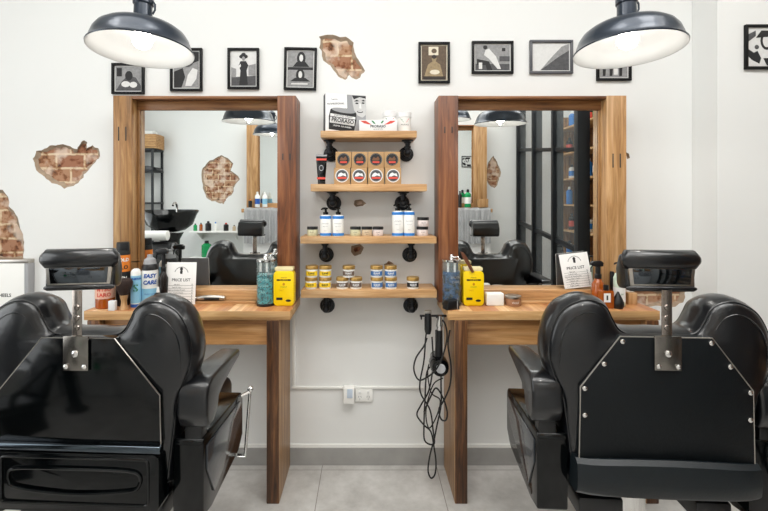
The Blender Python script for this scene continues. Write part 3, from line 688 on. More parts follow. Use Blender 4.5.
# long low white carton with green and red swooshes
def swoosh(bm, w, z, y, mi_g, mi_r):
    for s in (-1, 1):
        flat(bm, [(s*w*.95, z), (s*w*.80, z+.016), (s*w*.5, z+.012), (s*w*.28, z-.004), (s*w*.52, z+.003), (s*w*.75, z+.005)], y, mi_r)
        flat(bm, [(s*w*.22, z), (s*w*.10, z+.01), (s*w*.04, z+.004), (s*w*.1, z-.006)], y-.0002, mi_g)
r = thing('shaving_cream_box', 'long low white carton with green and red swooshes, topmost shelf', 'box', (X_(378, 2.12), -.142, T1))
bm = B(); box(bm, -.093, .093, -.02, .02, 0, .054, bev=.001); obj('carton_body', bm, M_carton, r)
bm = B()
for s in (-1, 1):
    flat(bm, [(s*.088, .050), (s*.060, .050), (s*.030, .030), (s*.052, .033), (s*.07, .038)], -.0204, 1)
flat(bm, [(-.034,.050),(-.024,.050),(-.012,.036),(-.02,.034)], -.0206, 0); flat(bm, [(.03,.050),(.022,.050),(.012,.040),(.02,.036)], -.0206, 0)
add_text(bm, 'PRORASO', .017, 0, .022, -.0206, mi=2, bold=.0004); add_text(bm, 'sapone da barba', .007, 0, .009, -.0206, mi=2); obj('printed_front', bm, [M_green, M_red, M_lblack], r)
def cream_tub(label, px, h, rr, z, y):
    r = thing('cream_tub', label, 'tub', (X_(px), y, z))
    bm = B(); lathe(bm, [(rr*.9, 0), (rr, .004), (rr, h*.72), (rr*.95, h*.74)], 28); obj('tub_body', bm, M_white, r)
    bm = B(); lathe(bm, [(rr*1.06, h*.745), (rr*1.06, h*.98), (rr*.98, h), (0, h)], 28); obj('lid', bm, M_carton, r)
    bm = B(); R_ = rr+.0006
    for s in (-1, 1):
        v = [(s*.024, h*.68), (s*.014, h*.62), (s*.004, h*.45), (s*.016, h*.55)]
        vs = [bm.verts.new((R_*math.sin(a/R_), -R_*math.cos(a/R_), b)) for a, b in v]; f = bm.faces.new(vs); f.material_index = 0 if s < 0 else 1
    add_text(bm, 'PRORASO', .010, 0, h*.36, bend=R_, mi=2); obj('printed_label', bm, [M_green, M_red, M_lblack], r)
cream_tub('small white tub with swooshes standing behind the long low carton, topmost shelf', 390, .112, .034, T1, -.075)
cream_tub('tall white tub at the right end of the topmost shelf', 405, .105, .034, T1, -.085)
# black tube
r = thing('cream_tube', 'black tube with red bands standing at the left end of the second shelf', 'tube', (X_(321.5, 2.14), -.135, T2))
bm = B(); t = bmesh.new(); rings = []
for z, a, b in ((.014, .019, .019), (.05, .021, .017), (.1, .025, .010), (.138, .028, .003), (.148, .029, .0015)):
    rings.append([t.verts.new((a*math.cos(2*PI*i/24), b*math.sin(2*PI*i/24), z)) for i in range(24)])
for p, q in zip(rings, rings[1:]):
    for i in range(24): t.faces.new((p[i], p[(i+1) % 24], q[(i+1) % 24], q[i]))
t.faces.new(rings[0][::-1]); t.faces.new(rings[-1]); join(bm, t); obj('tube_body', bm, M_gloss, r)
bm = B(); lathe(bm, [(.019, 0), (.019, .0135)], 24); obj('cap', bm, M_black, r)
bm = B(); flat(bm, [(-.021,.024),(.021,.024),(.021,.034),(-.021,.034)], -.0195, 0); flat(bm, [(-.025,.118),(.025,.118),(.026,.128),(-.026,.128)], -.0085, 0); flat(bm, [(-.027,.139),(.027,.139),(.028,.147),(-.028,.147)], -.004, 1)
flat(bm, disc(0, .08, .011, .015), -.0165, 1); flat(bm, disc(0, .08, .008, .011), -.0168, 2)
obj('printed_label', bm, [M_red, M_grey, M_lblack], r)
# kraft cartons
def kraft(label, px, z, y, top):
    r = thing('pomade_box', label, 'box', (X_(px, CD+y-.03), y, z), 0, 'kraft pomade boxes on the second shelf')
    bm = B(); box(bm, -.0395, .0395, -.028, .028, 0, .081, bev=.0015); obj('carton_body', bm, M_kraft, r)
    bm = B(); c = .042; flat(bm, disc(0, c, .031 if top else .033, n=32), -.0284, 0 if top else 3); flat(bm, disc(0, c, .0285 if top else .030, n=32), -.0286, 2); flat(bm, disc(0, c, .0275, n=32), -.0288, 0 if top else 4)
    if top:
        flat(bm, [(-.02,c-.004),(-.012,c+.012),(0,c+.006),(.01,c+.016),(.018,c+.002),(.012,c-.006),(-.012,c-.006)], -.0291, 5); flat(bm, [(-.017,c-.018),(.017,c-.018),(.017,c-.009),(-.017,c-.009)], -.0291, 1)
    elif top is None or top == 0:
        flat(bm, [(-.022,c-.004),(-.015,c+.010),(-.004,c+.016),(.006,c+.010),(.016,c+.012),(.022,c-.004),(.004,c+.002),(-.008,c-.004)], -.0291, 3); flat(bm, [(-.022,c-.016),(.022,c-.016),(.022,c-.006),(-.022,c-.006)], -.0291, 1); flat(bm, [(-.012,c-.020),(.012,c-.020),(.012,c-.017),(-.012,c-.017)], -.0291, 0)
    else: pass
    obj('round_label', bm, [M_lblack, M_red, M_grey, M_carton, M_dgrey, mat('label_bronze', '#6f4a30', .5)], r)
    return r
kb = kraft('kraft box with black round label, leftmost of the upper row of four', 343.5, T2+.082, -.105, 1)
for k, nm in enumerate(('second from left', 'third from left', 'rightmost')):
    copy_tree(kb, (X_(359.8+16.2*k, CD-.135), -.105, T2+.082), 'kraft box with black round label, %s of the upper row of four' % nm)
kb = kraft('kraft box with white-rimmed round label, leftmost of the lower row of four', 342, T2, -.12, 0)
for k, nm in enumerate(('second from left', 'third from left', 'rightmost')):
    copy_tree(kb, (X_(359+17.1*k, CD-.15), -.12, T2), 'kraft box with white-rimmed round label, %s of the lower row of four' % nm)
# glass jars
M_cream = mat('cream_fill', '#c9c6a4', .4); M_pink = mat('pale_pink_fill', '#ddd0cc', .4); M_tan = mat('tan_fill', '#cbb79a', .4)
def jar_(label, px, z, y, fill, group, rr=.0265, h=.046):
    r = thing('clay_jar', label, 'jar', (X_(px, CD+y), y, z), 0, group)
    bm = B(); lathe(bm, [(rr*.92, 0), (rr, .003), (rr, h*.66), (rr*.95, h*.70)], 24); obj('jar_body', bm, fill, r)
    bm = B(); lathe(bm, [(rr*1.03, h*.70), (rr*1.03, h*.98), (rr, h), (0, h)], 24); obj('lid', bm, M_black, r)
    bm = B(); add_text(bm, 'CLAY', .008, 0, h*.40, bend=rr+.0005); add_text(bm, 'matt', .005, 0, h*.2, bend=rr+.0005); obj('printed_label', bm, M_ink, r)
g = 'black-lidded jars on the third shelf'
jar_('black-lidded pale green jar alone at the left end of the third shelf', 312.5, T3, -.11, M_cream, g)
jar_('black-lidded greenish jar, left one of three in the middle of the third shelf', 355.5, T3, -.11, M_cream, g)
jar_('black-lidded tan jar, middle one of three on the third shelf', 366.8, T3, -.11, M_tan, g)
jar_('black-lidded pinkish jar, right one of three in the middle of the third shelf', 378, T3, -.11, M_pink, g)
jar_('black-lidded pink jar, lower of the pair at the right of shelf three', 422.3, T3, -.11, M_pink, g, .0285)
jar_('black-lidded pink jar, upper of the pair at the right of shelf three', 423, T3+.047, -.11, M_pink, g, .0285)
M_blue = mat('blue_band', '#2b7fd0', .4)
def pump_bottle(label, px, y, h=.115, z=None):
    r = thing('pump_bottle', label, 'bottle', (X_(px, CD+y), y, T3), 0, 'white pump bottles with blue bands')
    rr = .0285
    bm = B(); lathe(bm, [(rr*.95, 0), (rr, .003), (rr, h-.006), (rr*.9, h), (rr*.5, h+.004)], 28); obj('bottle_body', bm, M_white, r)
    bm = B(); lathe(bm, [(rr+.0006, .002), (rr+.0006, .015)], 28, cap=False); obj('blue_band', bm, M_blue, r)
    bm = B(); lathe(bm, [(rr+.0006, h-.016), (rr+.0006, h-.003), (rr*.7, h+.001)], 28, cap=False); obj('blue_shoulder', bm, M_blue, r)
    bm = B(); lathe(bm, [(.013, h+.003), (.013, h+.017), (.006, h+.019), (.005, h+.031), (.011, h+.032), (.011, h+.039), (0, h+.04)], 20); tube(bm, [(0, 0, h+.035), (-.012, -.014, h+.036), (-.020, -.022, h+.030)], [.006, .005, .004], 8); obj('pump', bm, M_gloss, r)
    bm = B(); add_text(bm, 'shampoo', .010, 0, h*.62, bend=rr+.0006); add_text(bm, 'daily care', .007, 0, h*.48, bend=rr+.0006); add_text(bm, '300ml', .006, 0, h*.26, bend=rr+.0006); obj('printed_label', bm, M_grey, r)
    return r
pb = pump_bottle('white and blue pump bottle, far left one of the four on the third shelf', 325.7, -.115, .102)
copy_tree(pb, (X_(338.2, CD-.115), -.115, T3), 'white and blue pump bottle, second from left of the four on the third shelf')
pb = pump_bottle('taller white and blue pump bottle, left one of the right-hand pair on the third shelf', 397.6, -.115, .122)
copy_tree(pb, (X_(408.9, CD-.115), -.115, T3), 'taller white and blue pump bottle, rightmost of the four on the third shelf')
# gold lidded tubs
M_yel = mat('label_yellow', '#f2cf2a', .5); M_brn = mat('label_brown', '#6a5a50', .5); M_lblue = mat('label_blue', '#3f6fa8', .5)
def tub(label, px, row, lab, txt, ink, dx=0):
    y = -.125
    r = thing('pomade_tub', label, 'tub', (X_(px, CD+y), y, T4+row*.0572), 0, 'gold-lidded tubs on the lowest shelf')
    rr = .030
    bm = B(); lathe(bm, [(rr*.93, 0), (rr*.98, .003), (rr, .040)], 28); obj('tub_body', bm, M_white, r)
    bm = B(); lathe(bm, [(rr*1.05, .0402), (rr*1.05, .054), (rr*1.0, .0568), (0, .0568)], 28); obj('lid', bm, M_gold, r)
    bm = B(); t = bmesh.new(); R_ = rr+.0004; n = 16; V = []
    for i in range(n+1):
        a = -1.35+2.5*i/n+dx; V.append((t.verts.new((R_*math.sin(a), -R_*math.cos(a), .009)), t.verts.new((R_*math.sin(a), -R_*math.cos(a), .031))))
    for a, b in zip(V, V[1:]): t.faces.new((a[0], b[0], b[1], a[1]))
    join(bm, t, 0)
    add_text(bm, txt, .0125, 0, .021, bend=R_+.0006, mi=1, sx=.9, bold=.0004); add_text(bm, 'POMADE', .006, 0, .0125, bend=R_+.0006, mi=1)
    obj('printed_label', bm, [lab, ink], r)
for px, row, nm in ((312, 1, 'upper left'), (325.5, 1, 'upper right'), (311.3, 0, 'lower left'), (325.3, 0, 'lower right')):
    tub('gold-lidded tub with yellow label, %s of the block of four' % nm, px, row, M_yel, 'SUAVE', M_lblack, dx=.5 if nm == 'lower right' and 0 else 0)
for px, row, nm in ((348.8, 1, 'alone on top'), (342.4, 0, 'lower left'), (356, 0, 'lower right')):
    tub('gold-lidded tub with brown label, %s of the pile of three' % nm, px, row, M_brn, 'SUAVE', M_carton)
for px, row, nm in ((376.6, 1, 'upper left'), (390.6, 1, 'upper right'), (376.8, 0, 'lower left'), (390.8, 0, 'lower right')):
    tub('gold-lidded tub with blue label, %s of the block of four' % nm, px, row, M_lblue, 'SUAVE', M_carton, dx=.3 if row == 0 else 0)
tub('gold-lidded tub with black label, alone at the right of the lowest shelf', 412.8, 0, M_lblack, 'SUAVE', M_carton)

# ------------------------------------------------------------------ things on the benches
YB = -.188
def bx_(px, y=YB): return (px-CXP)*(CD+y)/F
M_ybot = mat('yellow_plastic', '#f5d000', .35); M_cap = mat('cream_cap', '#ecdfae', .4)
def yellow_bottle(label, px, dx=0):
    r = thing('talc_bottle', label, 'bottle', (bx_(px), YB, BZ), 0, 'yellow bottles on the benches')
    bm = B(); prism(bm, rrect(0, .085, .098, .168, .018), -.024, .024, 'y', bev=.009, seg=3); 
    for v in bm.verts: v.co.z = max(v.co.z, .0015)
    obj('bottle_body', bm, M_ybot, r, ang=60)
    bm = B(); prism(bm, rrect(0, .178, .088, .016, .004), -.021, .021, 'y', bev=.003); obj('cap', bm, M_cap, r)
    bm = B(); y = -.0246
    flat(bm, [(-.034,.122),(.034,.122),(.034,.130),(-.034,.130)], y, 0); add_text(bm, 'CLUBMAN', .0085, 0, .126, y-.0003, mi=1)
    add_text(bm, 'PINAUD', .008, 0, .137, y, mi=0); flat(bm, disc(0, .106, .006, .007, 8), y, 2)
    add_text(bm, 'FINEST', .010, 0, .092, y, mi=3); add_text(bm, 'TALC', .010, -.012, .076, y, mi=2)
    flat(bm, [(-.036,.030),(-.006,.030),(-.006,.042),(-.036,.042)], y, 0); flat(bm, disc(.022, .027, .013, .006), y, 0)
    obj('printed_label', bm, [M_lblack, M_ybot, mat('label_orange', '#c98a10', .5), mat('label_olive', '#7f9a2a', .5)], r)
yellow_bottle('yellow flat bottle with pale cap at the right end of the left bench', 284.7)
yellow_bottle('yellow flat bottle with pale cap at the left end of the right bench', 472.5)
# comb jars
def liquidmat(name, c1, c2, sc, a=.85):
    m = bpy.data.materials.new(name); m.use_nodes = True; nt = m.node_tree; b = nt.nodes['Principled BSDF']; L = nt.links.new
    tc = nt.nodes.new('ShaderNodeTexCoord'); n = nt.nodes.new('ShaderNodeTexNoise'); n.inputs['Scale'].default_value = sc; n.inputs['Detail'].default_value = 3
    L(tc.outputs['Object'], n.inputs['Vector']); r = ramp(nt, [(.42, c1), (.52, c2), (.62, c1)]); L(n.outputs['Fac'], r.inputs['Fac'])
    L(r.outputs['Color'], b.inputs['Base Color']); b.inputs['Roughness'].default_value = .12; b.inputs['Coat Weight'].default_value = .5
    return m
M_teal = liquidmat('teal_patterned_glass', '#1e4a50', '#3aa0a6', 70)
M_dblue = liquidmat('blue_disinfectant', '#0a1420', '#1d4a78', 24)
def comb_jar(label, px, liquid, teal):
    r = thing('comb_jar', label, 'jar', (bx_(px), YB+.004, BZ))
    rr = .044
    bm = B(); lathe(bm, [(rr, 0), (rr+.001, .006), (rr, .012)], 32); obj('jar_base', bm, M_black if teal else M_lblack, r)
    bm = B(); lathe(bm, [(rr*.97, .0125), (rr*.97, .150 if teal else .165)], 32); obj('liquid', bm, liquid, r)
    bm = B(); lathe(bm, [(rr, .0123), (rr, .212), (rr*.97, .214), (rr*.97, .166)], 32, cap=False); obj('jar_glass', bm, M_clear, r)
    bm = B(); lathe(bm, [(rr*1.02, .214), (rr*1.02, .222), (rr*.6, .226), (.012, .228), (.008, .240), (.012, .246), (0, .250)], 32); tube(bm, [(.0, 0, .232), (.03, -.01, .236), (.042, -.01, .224)], .003, 8); obj('lid', bm, M_chrome, r)
    for k in range(4):
        a = -2.3+.55*k; x, y = .030*math.cos(a), .030*math.sin(a)
        bm = B(); box(bm, x-.005, x+.005, y-.0015, y+.0015, .165, .209, bev=.0008); obj('comb', bm, M_black if k % 2 else M_white, r)
    if teal:
        bm = B()
        for zz, tt, q in ((.155, 'SANI', .022), (.128, 'COMB', .02), (.10, 'CLEAN', .016), (.07, 'JAR', .02)): add_text(bm, tt, q, -.006, zz, bend=rr+.0008)
        obj('printed_label', bm, mat('pale_teal_print', '#8fc4c4', .5), r)
    else:
        bm = B()
        for zz, tt, q in ((.140, 'SALON', .016), (.118, 'CARE', .016)): add_text(bm, tt, q, .014, zz, bend=rr+.0008)
        obj('printed_label', bm, M_grey, r)
comb_jar('tall comb jar with teal speckled pattern beside the yellow bottle on the left bench', 265.7, M_teal, True)
comb_jar('tall comb jar of dark blue liquid at the left end of the right bench', 451.5, M_dblue, False)
# black clip box in front of the blue jar and brown comb leaning on the yellow bottle
r = thing('hair_clip_box', 'small black box with pale edge in front of the blue comb jar', 'box', (bx_(451, -.262), -.262, BZ), math.radians(18))
bm = B(); prism(bm, [(-.034,0),(.034,0),(.030,.044),(-.026,.040)], -.022, .022, 'y', bev=.002); obj('box_body', bm, M_black, r)
bm = B(); box(bm, .020, .024, -.0225, -.020, .002, .042, bev=.0005); obj('pale_strip', bm, M_grey, r)
bm = B(); p = P(474, 273, 2.052); q = P(460, 250, 2.085)
prism(bm, [(-.006,-.055),(.006,-.058),(.011,.02),(.007,.05),(-.004,.062),(-.009,.03)], -.002, .002, 'y', bev=.001)
o = obj('folding_razor', bm, wood('razor_wood', '#3d2015', '#6b3f28', '#8a5a3c', 'z')); o.location = ((p.x+q.x)/2, -.2195, (p.z+q.z)/2-.003); o.rotation_euler = (0, math.atan2(q.x-p.x, q.z-p.z), 0)
tag(o, 'brown wooden folding razor leaning on the yellow bottle of the right bench', 'razor')
# white block, small jar
o = B(); box(o, -.042, .042, -.022, .022, 0, .061, bev=.006, seg=3); o = obj('paper_strip_box', o, M_white); o.location = (bx_(494.2), YB, BZ); tag(o, 'plain white small box between the yellow bottle and the glass tub, right bench', 'box')
r = thing('glass_tub', 'small brown glass tub with a pale metal lid on the right bench', 'tub', (bx_(513), YB, BZ))
bm = B(); lathe(bm, [(.036, 0), (.038, .004), (.038, .034), (.035, .037)], 28); obj('tub_body', bm, mat('brown_glass', '#9c7256', .15, coat=.4), r)
bm = B(); lathe(bm, [(.039, .0372), (.039, .046), (.037, .048), (0, .048)], 28); obj('lid', bm, M_steel, r)
bm = B(); add_text(bm, 'WAX', .014, 0, .018, bend=.0385); obj('printed_label', bm, M_paper, r)
# timber laths along the foot of both mirrors
for px0, px1, nm in ((183, 256, 'left'), (521, 560, 'right')):
    a = (px0-CXP)*2.12/F; b = (px1-CXP)*2.12/F
    o = B(); box(o, a, b, -.168, -.1425, BZ, BZ+.012, bev=.002); o = obj('timber_lath', o, W_railp); tag(o, 'thin timber lath along the foot of the %s mirror frame' % nm, 'lath')
# clippers on the lath
r = thing('hair_clipper', 'silver and black hair clipper lying at the foot of the left mirror', 'clipper', ((210-CXP)*2.11/F, -.156, BZ+.0125), 0)
bm = B(); tube(bm, smooth_path([(-.070,0,.013),(-.045,0,.015),(-.01,0,.017),(.03,0,.016),(.06,0,.014),(.068,0,.013)], 3), [.009]*2+[.012]*3+[.0125]*4+[.012]*4+[.010]*2+[.009], 14); obj('clipper_body', bm, M_steel, r)
bm = B(); box(bm, -.088, -.068, -.012, .012, .004, .020, bev=.003); obj('clipper_blade', bm, M_chrome, r)
bm = B(); box(bm, -.03, .045, -.0135, -.010, .008, .018, bev=.002); obj('clipper_grip', bm, M_black, r)
# price cards
def card(label, px, w, h, loc, tilt, roll):
    r = thing('price_list_card', label, 'card', loc, 0, 'price list cards'); r.rotation_euler = (tilt, roll, 0)
    bm = B(); box(bm, -w/2, w/2, -.0012, .0004, 0, h, bev=.0003); obj('card_board', bm, M_paper, r)
    bm = B(); box(bm, -w/2+.001, w/2-.001, .00045, .0016, .001, h-.001); obj('card_backing', bm, mat('grey_card_back', '#6d6c6e', .7), r)
    bm = B(); y = -.0016
    n = 18
    for i in range(n):
        a0 = PI*.08+PI*.84*i/n; a1 = PI*.08+PI*.84*(i+.55)/n; c = h*.72; R1, R2 = w*.215, w*.245
        flat(bm, [(R1*math.cos(a0), c+R1*math.sin(a0)), (R2*math.cos(a0), c+R2*math.sin(a0)), (R2*math.cos(a1), c+R2*math.sin(a1)), (R1*math.cos(a1), c+R1*math.sin(a1))], y)
    flat(bm, disc(0, h*.84, w*.05, w*.06), y); flat(bm, [(-w*.035, h*.72), (w*.035, h*.72), (w*.045, h*.80), (-w*.045, h*.80)], y); flat(bm, [(-w*.05, h*.74), (-w*.02, h*.76), (-w*.03, h*.82)], y-.0001)
    add_text(bm, 'PRICE LIST', w*.135, 0, h*.575, y, bold=.0003)
    for k in range(7):
        z = h*(.47-.066*k); add_text(bm, ('haircut', 'beard trim', 'haircut & beard trim', 'hot towel shave', 'clipper cut', 'kids cut', 'head shave')[k], w*.07, -w*.02-w*.12, z, y); 
        flat(bm, [(-w*.42, z-h*.028), (w*.42, z-h*.028), (w*.42, z-h*.022), (-w*.42, z-h*.022)], y); add_text(bm, '$', w*.07, w*.38, z, y)
    obj('printed_text', bm, M_ink, r)
card('white price list card standing upright on the left bench, beside the clipper', 0, .146, .204, ((179.8-CXP)*2.10/F, -.176, BZ+.0005), -.10, 0)
card('white price list card leaning askew on the right mirror', 0, .145, .172, ((579-CXP)*2.16/F, -.122, BZ+.0715), -.17, -.11)

# more bottles and tools on the left bench
M_orange = mat('orange_label', '#e8832a', .45); M_amber = mat('amber_liquid', '#a04e14', .12, coat=.5, var=.25, vscale=14); M_lbl = mat('light_blue_plastic', '#8cc4e0', .35); M_navy = mat('navy_print', '#2257a8', .45)
r = thing('hair_tonic_bottle', 'amber bottle with red lettering under the left barber chair headrest', 'bottle', (bx_(105, -.235), -.235, BZ), .42)
bm = B(); lathe(bm, [(.036, 0), (.041, .006), (.041, .105), (.034, .125), (.016, .140), (.015, .158)], 32); obj('bottle_body', bm, M_amber, r)
bm = B(); lathe(bm, [(.017, .1585), (.017, .180), (0, .181)], 20); obj('cap', bm, M_black, r)
bm = B(); lathe(bm, [(.0415, .048), (.0415, .108)], 32, cap=False, mi=0); add_text(bm, 'MYSO', .024, 0, .092, bend=.0422, mi=1, bold=.0008); add_text(bm, 'LARO', .024, 0, .066, bend=.0422, mi=1, bold=.0008); obj('printed_label', bm, [mat('pale_pink_label', '#e9b8a0', .5), M_red], r)
def can(label, nm, px, y, rr, h, prof, body, bands, texts, capm, caph):
    r = thing(nm, label, 'bottle', (bx_(px, y), y, BZ), .42)
    bm = B(); lathe(bm, prof, 28); obj('bottle_body', bm, body, r)
    bm = B(); lathe(bm, [(a*rr, h-caph+z*caph) for a, z in ((.9, .01), (.9, .75), (.85, .95), (.0, 1))], 24); obj('cap', bm, capm, r)
    bm = B(); ms = []
    for k, (z0, z1, m) in enumerate(bands): lathe(bm, [(rr+.0005, z0), (rr+.0005, z1)], 28, cap=False, mi=k); ms.append(m)
    for t_, q, z, m in texts: add_text(bm, t_, q, 0, z, bend=rr+.0012, mi=len(ms), bold=.0008); ms.append(m)
    obj('printed_label', bm, ms, r)
can('tall black spray can with orange label and black cap, between chair headrest and mirror frame', 'spray_can', 123, -.185, .0315, .308,
    [(.030, 0), (.0315, .004), (.0315, .255), (.029, .268)], M_lblack, [(.165, .245, M_orange)], [('HOLD', .022, .222, M_white), ('GLO', .026, .186, M_lblack), ('MEN', .020, .135, M_white), ('STYLE', .016, .108, M_white)], M_lblack, .04)
can('white and blue bottle with pointed white nozzle on the left bench', 'nozzle_bottle', 136, -.215, .0225, .215,
    [(.021, 0), (.0225, .004), (.0225, .165), (.018, .176), (.010, .182)], M_white, [(.0, .015, M_navy), (.02, .150, M_lbl)], [('KOLESTON', .011, .135, M_navy), ('S', .05, .09, M_green)], M_white, .0)
r_ = bpy.context.scene.objects
r = thing('cleaning_bottle', 'white bottle with large blue lettering and black collar on the left bench', 'bottle', (bx_(150, -.182), -.182, BZ), .42)
bm = B(); lathe(bm, [(.035, 0), (.037, .005), (.037, .165), (.035, .172)], 28); obj('bottle_body', bm, M_white, r)
bm = B(); lathe(bm, [(.0365, .1722), (.036, .190), (.031, .200)], 28); obj('collar', bm, M_lblack, r)
bm = B(); lathe(bm, [(.030, .2005), (.026, .222), (.013, .232), (.012, .245), (0, .246)], 24); obj('cap', bm, M_grey, r)
bm = B(); lathe(bm, [(.0376, .01), (.0376, .085)], 28, cap=False, mi=0); add_text(bm, 'EASY', .026, 0, .145, bend=.0385, mi=1, shear=.2, bold=.0012); add_text(bm, 'CARE', .026, 0, .114, bend=.0385, mi=1, shear=.2, bold=.0012); add_text(bm, 'clipper spray', .010, 0, .06, bend=.0385, mi=1); obj('printed_label', bm, [M_lbl, M_navy], r)
def trigger_bottle(label, px, y, rr, h, body, facing=1, bodyh=.55):
    r = thing('spray_bottle', label, 'bottle', (bx_(px, y), y, BZ))
    b_ = h*bodyh
    bm = B(); lathe(bm, [(rr*.95, 0), (rr, .004), (rr, b_*.85), (rr*.6, b_), (rr*.45, b_+.01)], 28); obj('bottle_body', bm, body, r)
    bm = B(); lathe(bm, [(rr*.55, b_+.0102), (rr*.55, b_+.03), (rr*.4, b_+.034), (rr*.4, h-.028)], 20)
    prism(bm, [(-.016*facing,h-.03),(.022*facing,h-.028),(.024*facing,h-.010),(.012*facing,h),(-.028*facing,h-.003),(-.038*facing,h-.012),(-.036*facing,h-.022)], -.010, .010, 'y', bev=.003)
    tube(bm, smooth_path([(-.022*facing,0,h-.02),(-.034*facing,0,h-.035),(-.034*facing,0,h-.055)], 4), .0035, 8); obj('trigger', bm, M_black, r)
trigger_bottle('black trigger spray bottle left of the price list card, left bench', 163.5, -.169, .022, .275, mat('dark_brown_bottle', '#1d1613', .2))
trigger_bottle('amber trigger spray bottle with black head on the right bench', 598, -.178, .029, .215, M_amber, 1)
r = thing('air_blower', 'black rubber bulb blower with pale tip on the left bench', 'blower', (bx_(158, -.235), -.235, BZ))
bm = B(); lathe(bm, [(.012, 0), (.022, .010), (.028, .030), (.026, .050), (.014, .066), (.008, .072)], 24); obj('rubber_bulb', bm, M_rubber, r)
bm = B(); lathe(bm, [(.0075, .0722), (.005, .098), (0, .099)], 14); obj('nozzle', bm, M_white, r)
r = thing('neck_brush', 'neck duster brush with dark fanned bristles standing on the left bench', 'brush', (bx_(124, -.272), -.272, BZ))
bm = B(); lathe(bm, [(.020, 0), (.021, .004), (.014, .02), (.012, .04), (.016, .055), (.018, .068)], 24); obj('handle', bm, W_goldl, r)
bm = B(); lathe(bm, [(.017, .0682), (.026, .088), (.036, .112), (.038, .128), (.033, .139), (.015, .145), (0, .146)], 40); obj('bristles', bm, mat('brown_bristles', '#2c1c16', .8, bump=1, bscale=150, var=.4, vscale=90), r)
o = B(); box(o, -.015, .015, -.011, .011, 0, .045, bev=.002); o = obj('small_box', o, M_carton); o.location = (bx_(113.5, -.28), -.287, BZ); tag(o, 'small plain white box at the front of the left bench below the brush', 'box')
# right bench, right end
r = thing('beard_oil_bottle', 'small amber bottle with white label and black cap on the right bench', 'bottle', (bx_(606, -.24), -.24, BZ))
bm = B(); prism(bm, rrect(0, .042, .056, .084, .006), -.018, .018, 'y', bev=.004); 
for v in bm.verts: v.co.z = max(v.co.z, 0.0005)
obj('bottle_body', bm, M_amber, r)
bm = B(); lathe(bm, [(.012, .0845), (.012, .108), (0, .109)], 18); obj('cap', bm, M_black, r)
bm = B(); flat(bm, [(-.020,.030),(.012,.030),(.012,.072),(-.020,.072)], -.0184, 0); flat(bm, [(-.008,.040),(0,.040),(0,.062),(-.008,.062)], -.0187, 1); obj('printed_label', bm, [M_paper, M_ink], r)
o = B(); lathe(o, [(.009, 0), (.010, .002), (.010, .15), (.008, .158), (0, .159)], 20); o = obj('marker_tube', o, M_black); o.location = (bx_(612, -.155), -.155, BZ); tag(o, 'slim black tube standing behind the amber bottles on the right bench', 'tube')
r = thing('lotion_bottle', 'pale green and white pump bottle with black pump on the right bench', 'bottle', (bx_(619.3, -.195), -.195, BZ))
bm = B(); lathe(bm, [(.024, 0), (.026, .004), (.026, .135), (.018, .155), (.010, .160)], 28); obj('bottle_body', bm, mat('pale_green_bottle', '#cfe0cc', .3), r)
bm = B(); lathe(bm, [(.013, .1602), (.013, .180), (.005, .182), (.005, .200), (.010, .201), (.010, .210), (0, .211)], 20); tube(bm, [(0, 0, .206), (-.024, -.006, .206), (-.028, -.007, .200)], .004, 8); obj('pump', bm, M_black, r)
bm = B(); lathe(bm, [(.0265, .02), (.0265, .09)], 28, cap=False, mi=0); add_text(bm, 'ALOE', .014, 0, .115, bend=.027, mi=1); add_text(bm, 'gel', .012, 0, .06, bend=.027, mi=1); obj('printed_label', bm, [M_white, M_green], r)
r = thing('powder_puffer', 'black conical rubber puffer in front of the pale green pump bottle', 'puffer', (bx_(618, -.25), -.25, BZ))
bm = B(); lathe(bm, [(.020, 0), (.025, .010), (.025, .030), (.016, .052), (.008, .068), (.004, .078), (0, .079)], 24); obj('rubber_body', bm, M_rubber, r)
o = B(); box(o, -.022, .022, -.02, .02, 0, .056, bev=.002); o = obj('wood_block', o, W_goldl); o.location = (bx_(630.5, -.16), -.16, BZ); tag(o, 'small timber block standing at the right end of the right bench', 'block')

# ------------------------------------------------------------------ power point and adapter
pw = P(364, 394.5, CD)
r = thing('power_outlet', 'white double power outlet on the wall between the benches', 'outlet', (pw.x, 0, pw.z))
bm = B(); box(bm, -.046, .046, -.012, -.0005, -.033, .033, bev=.003); obj('outlet_plate', bm, M_white, r)
for x in (-.022, .022):
    bm = B()
    for dx, a in ((-.006, .4), (.006, -.4)):
        box(bm, -.0012, .0012, -.0125, -.0118, -.005, .005, M=Matrix.Translation((x+dx, 0, -.006)) @ Matrix.Rotation(a, 4, 'Y'))
    box(bm, -.0012, .0012, -.0125, -.0118, -.005, .005, M=Matrix.Translation((x, 0, -.020))); obj('socket_slots', bm, M_grey, r)
    bm = B(); box(bm, x-.005, x+.005, -.0155, -.0122, .012, .024, bev=.001); obj('switch', bm, M_carton, r)
pw = P(349.3, 393.5, CD-.02)
r = thing('power_adapter', 'white and pale blue plug adapter left of the power outlet', 'adapter', (pw.x, -.0005, pw.z))
bm = B(); box(bm, -.030, .028, -.045, 0, -.045, .040, bev=.005); obj('adapter_body', bm, M_white, r)
bm = B(); box(bm, -.010, .018, -.048, -.0452, -.012, .034, bev=.001); obj('adapter_front', bm, mat('pale_blue_plastic', '#c4d2e2', .4), r)

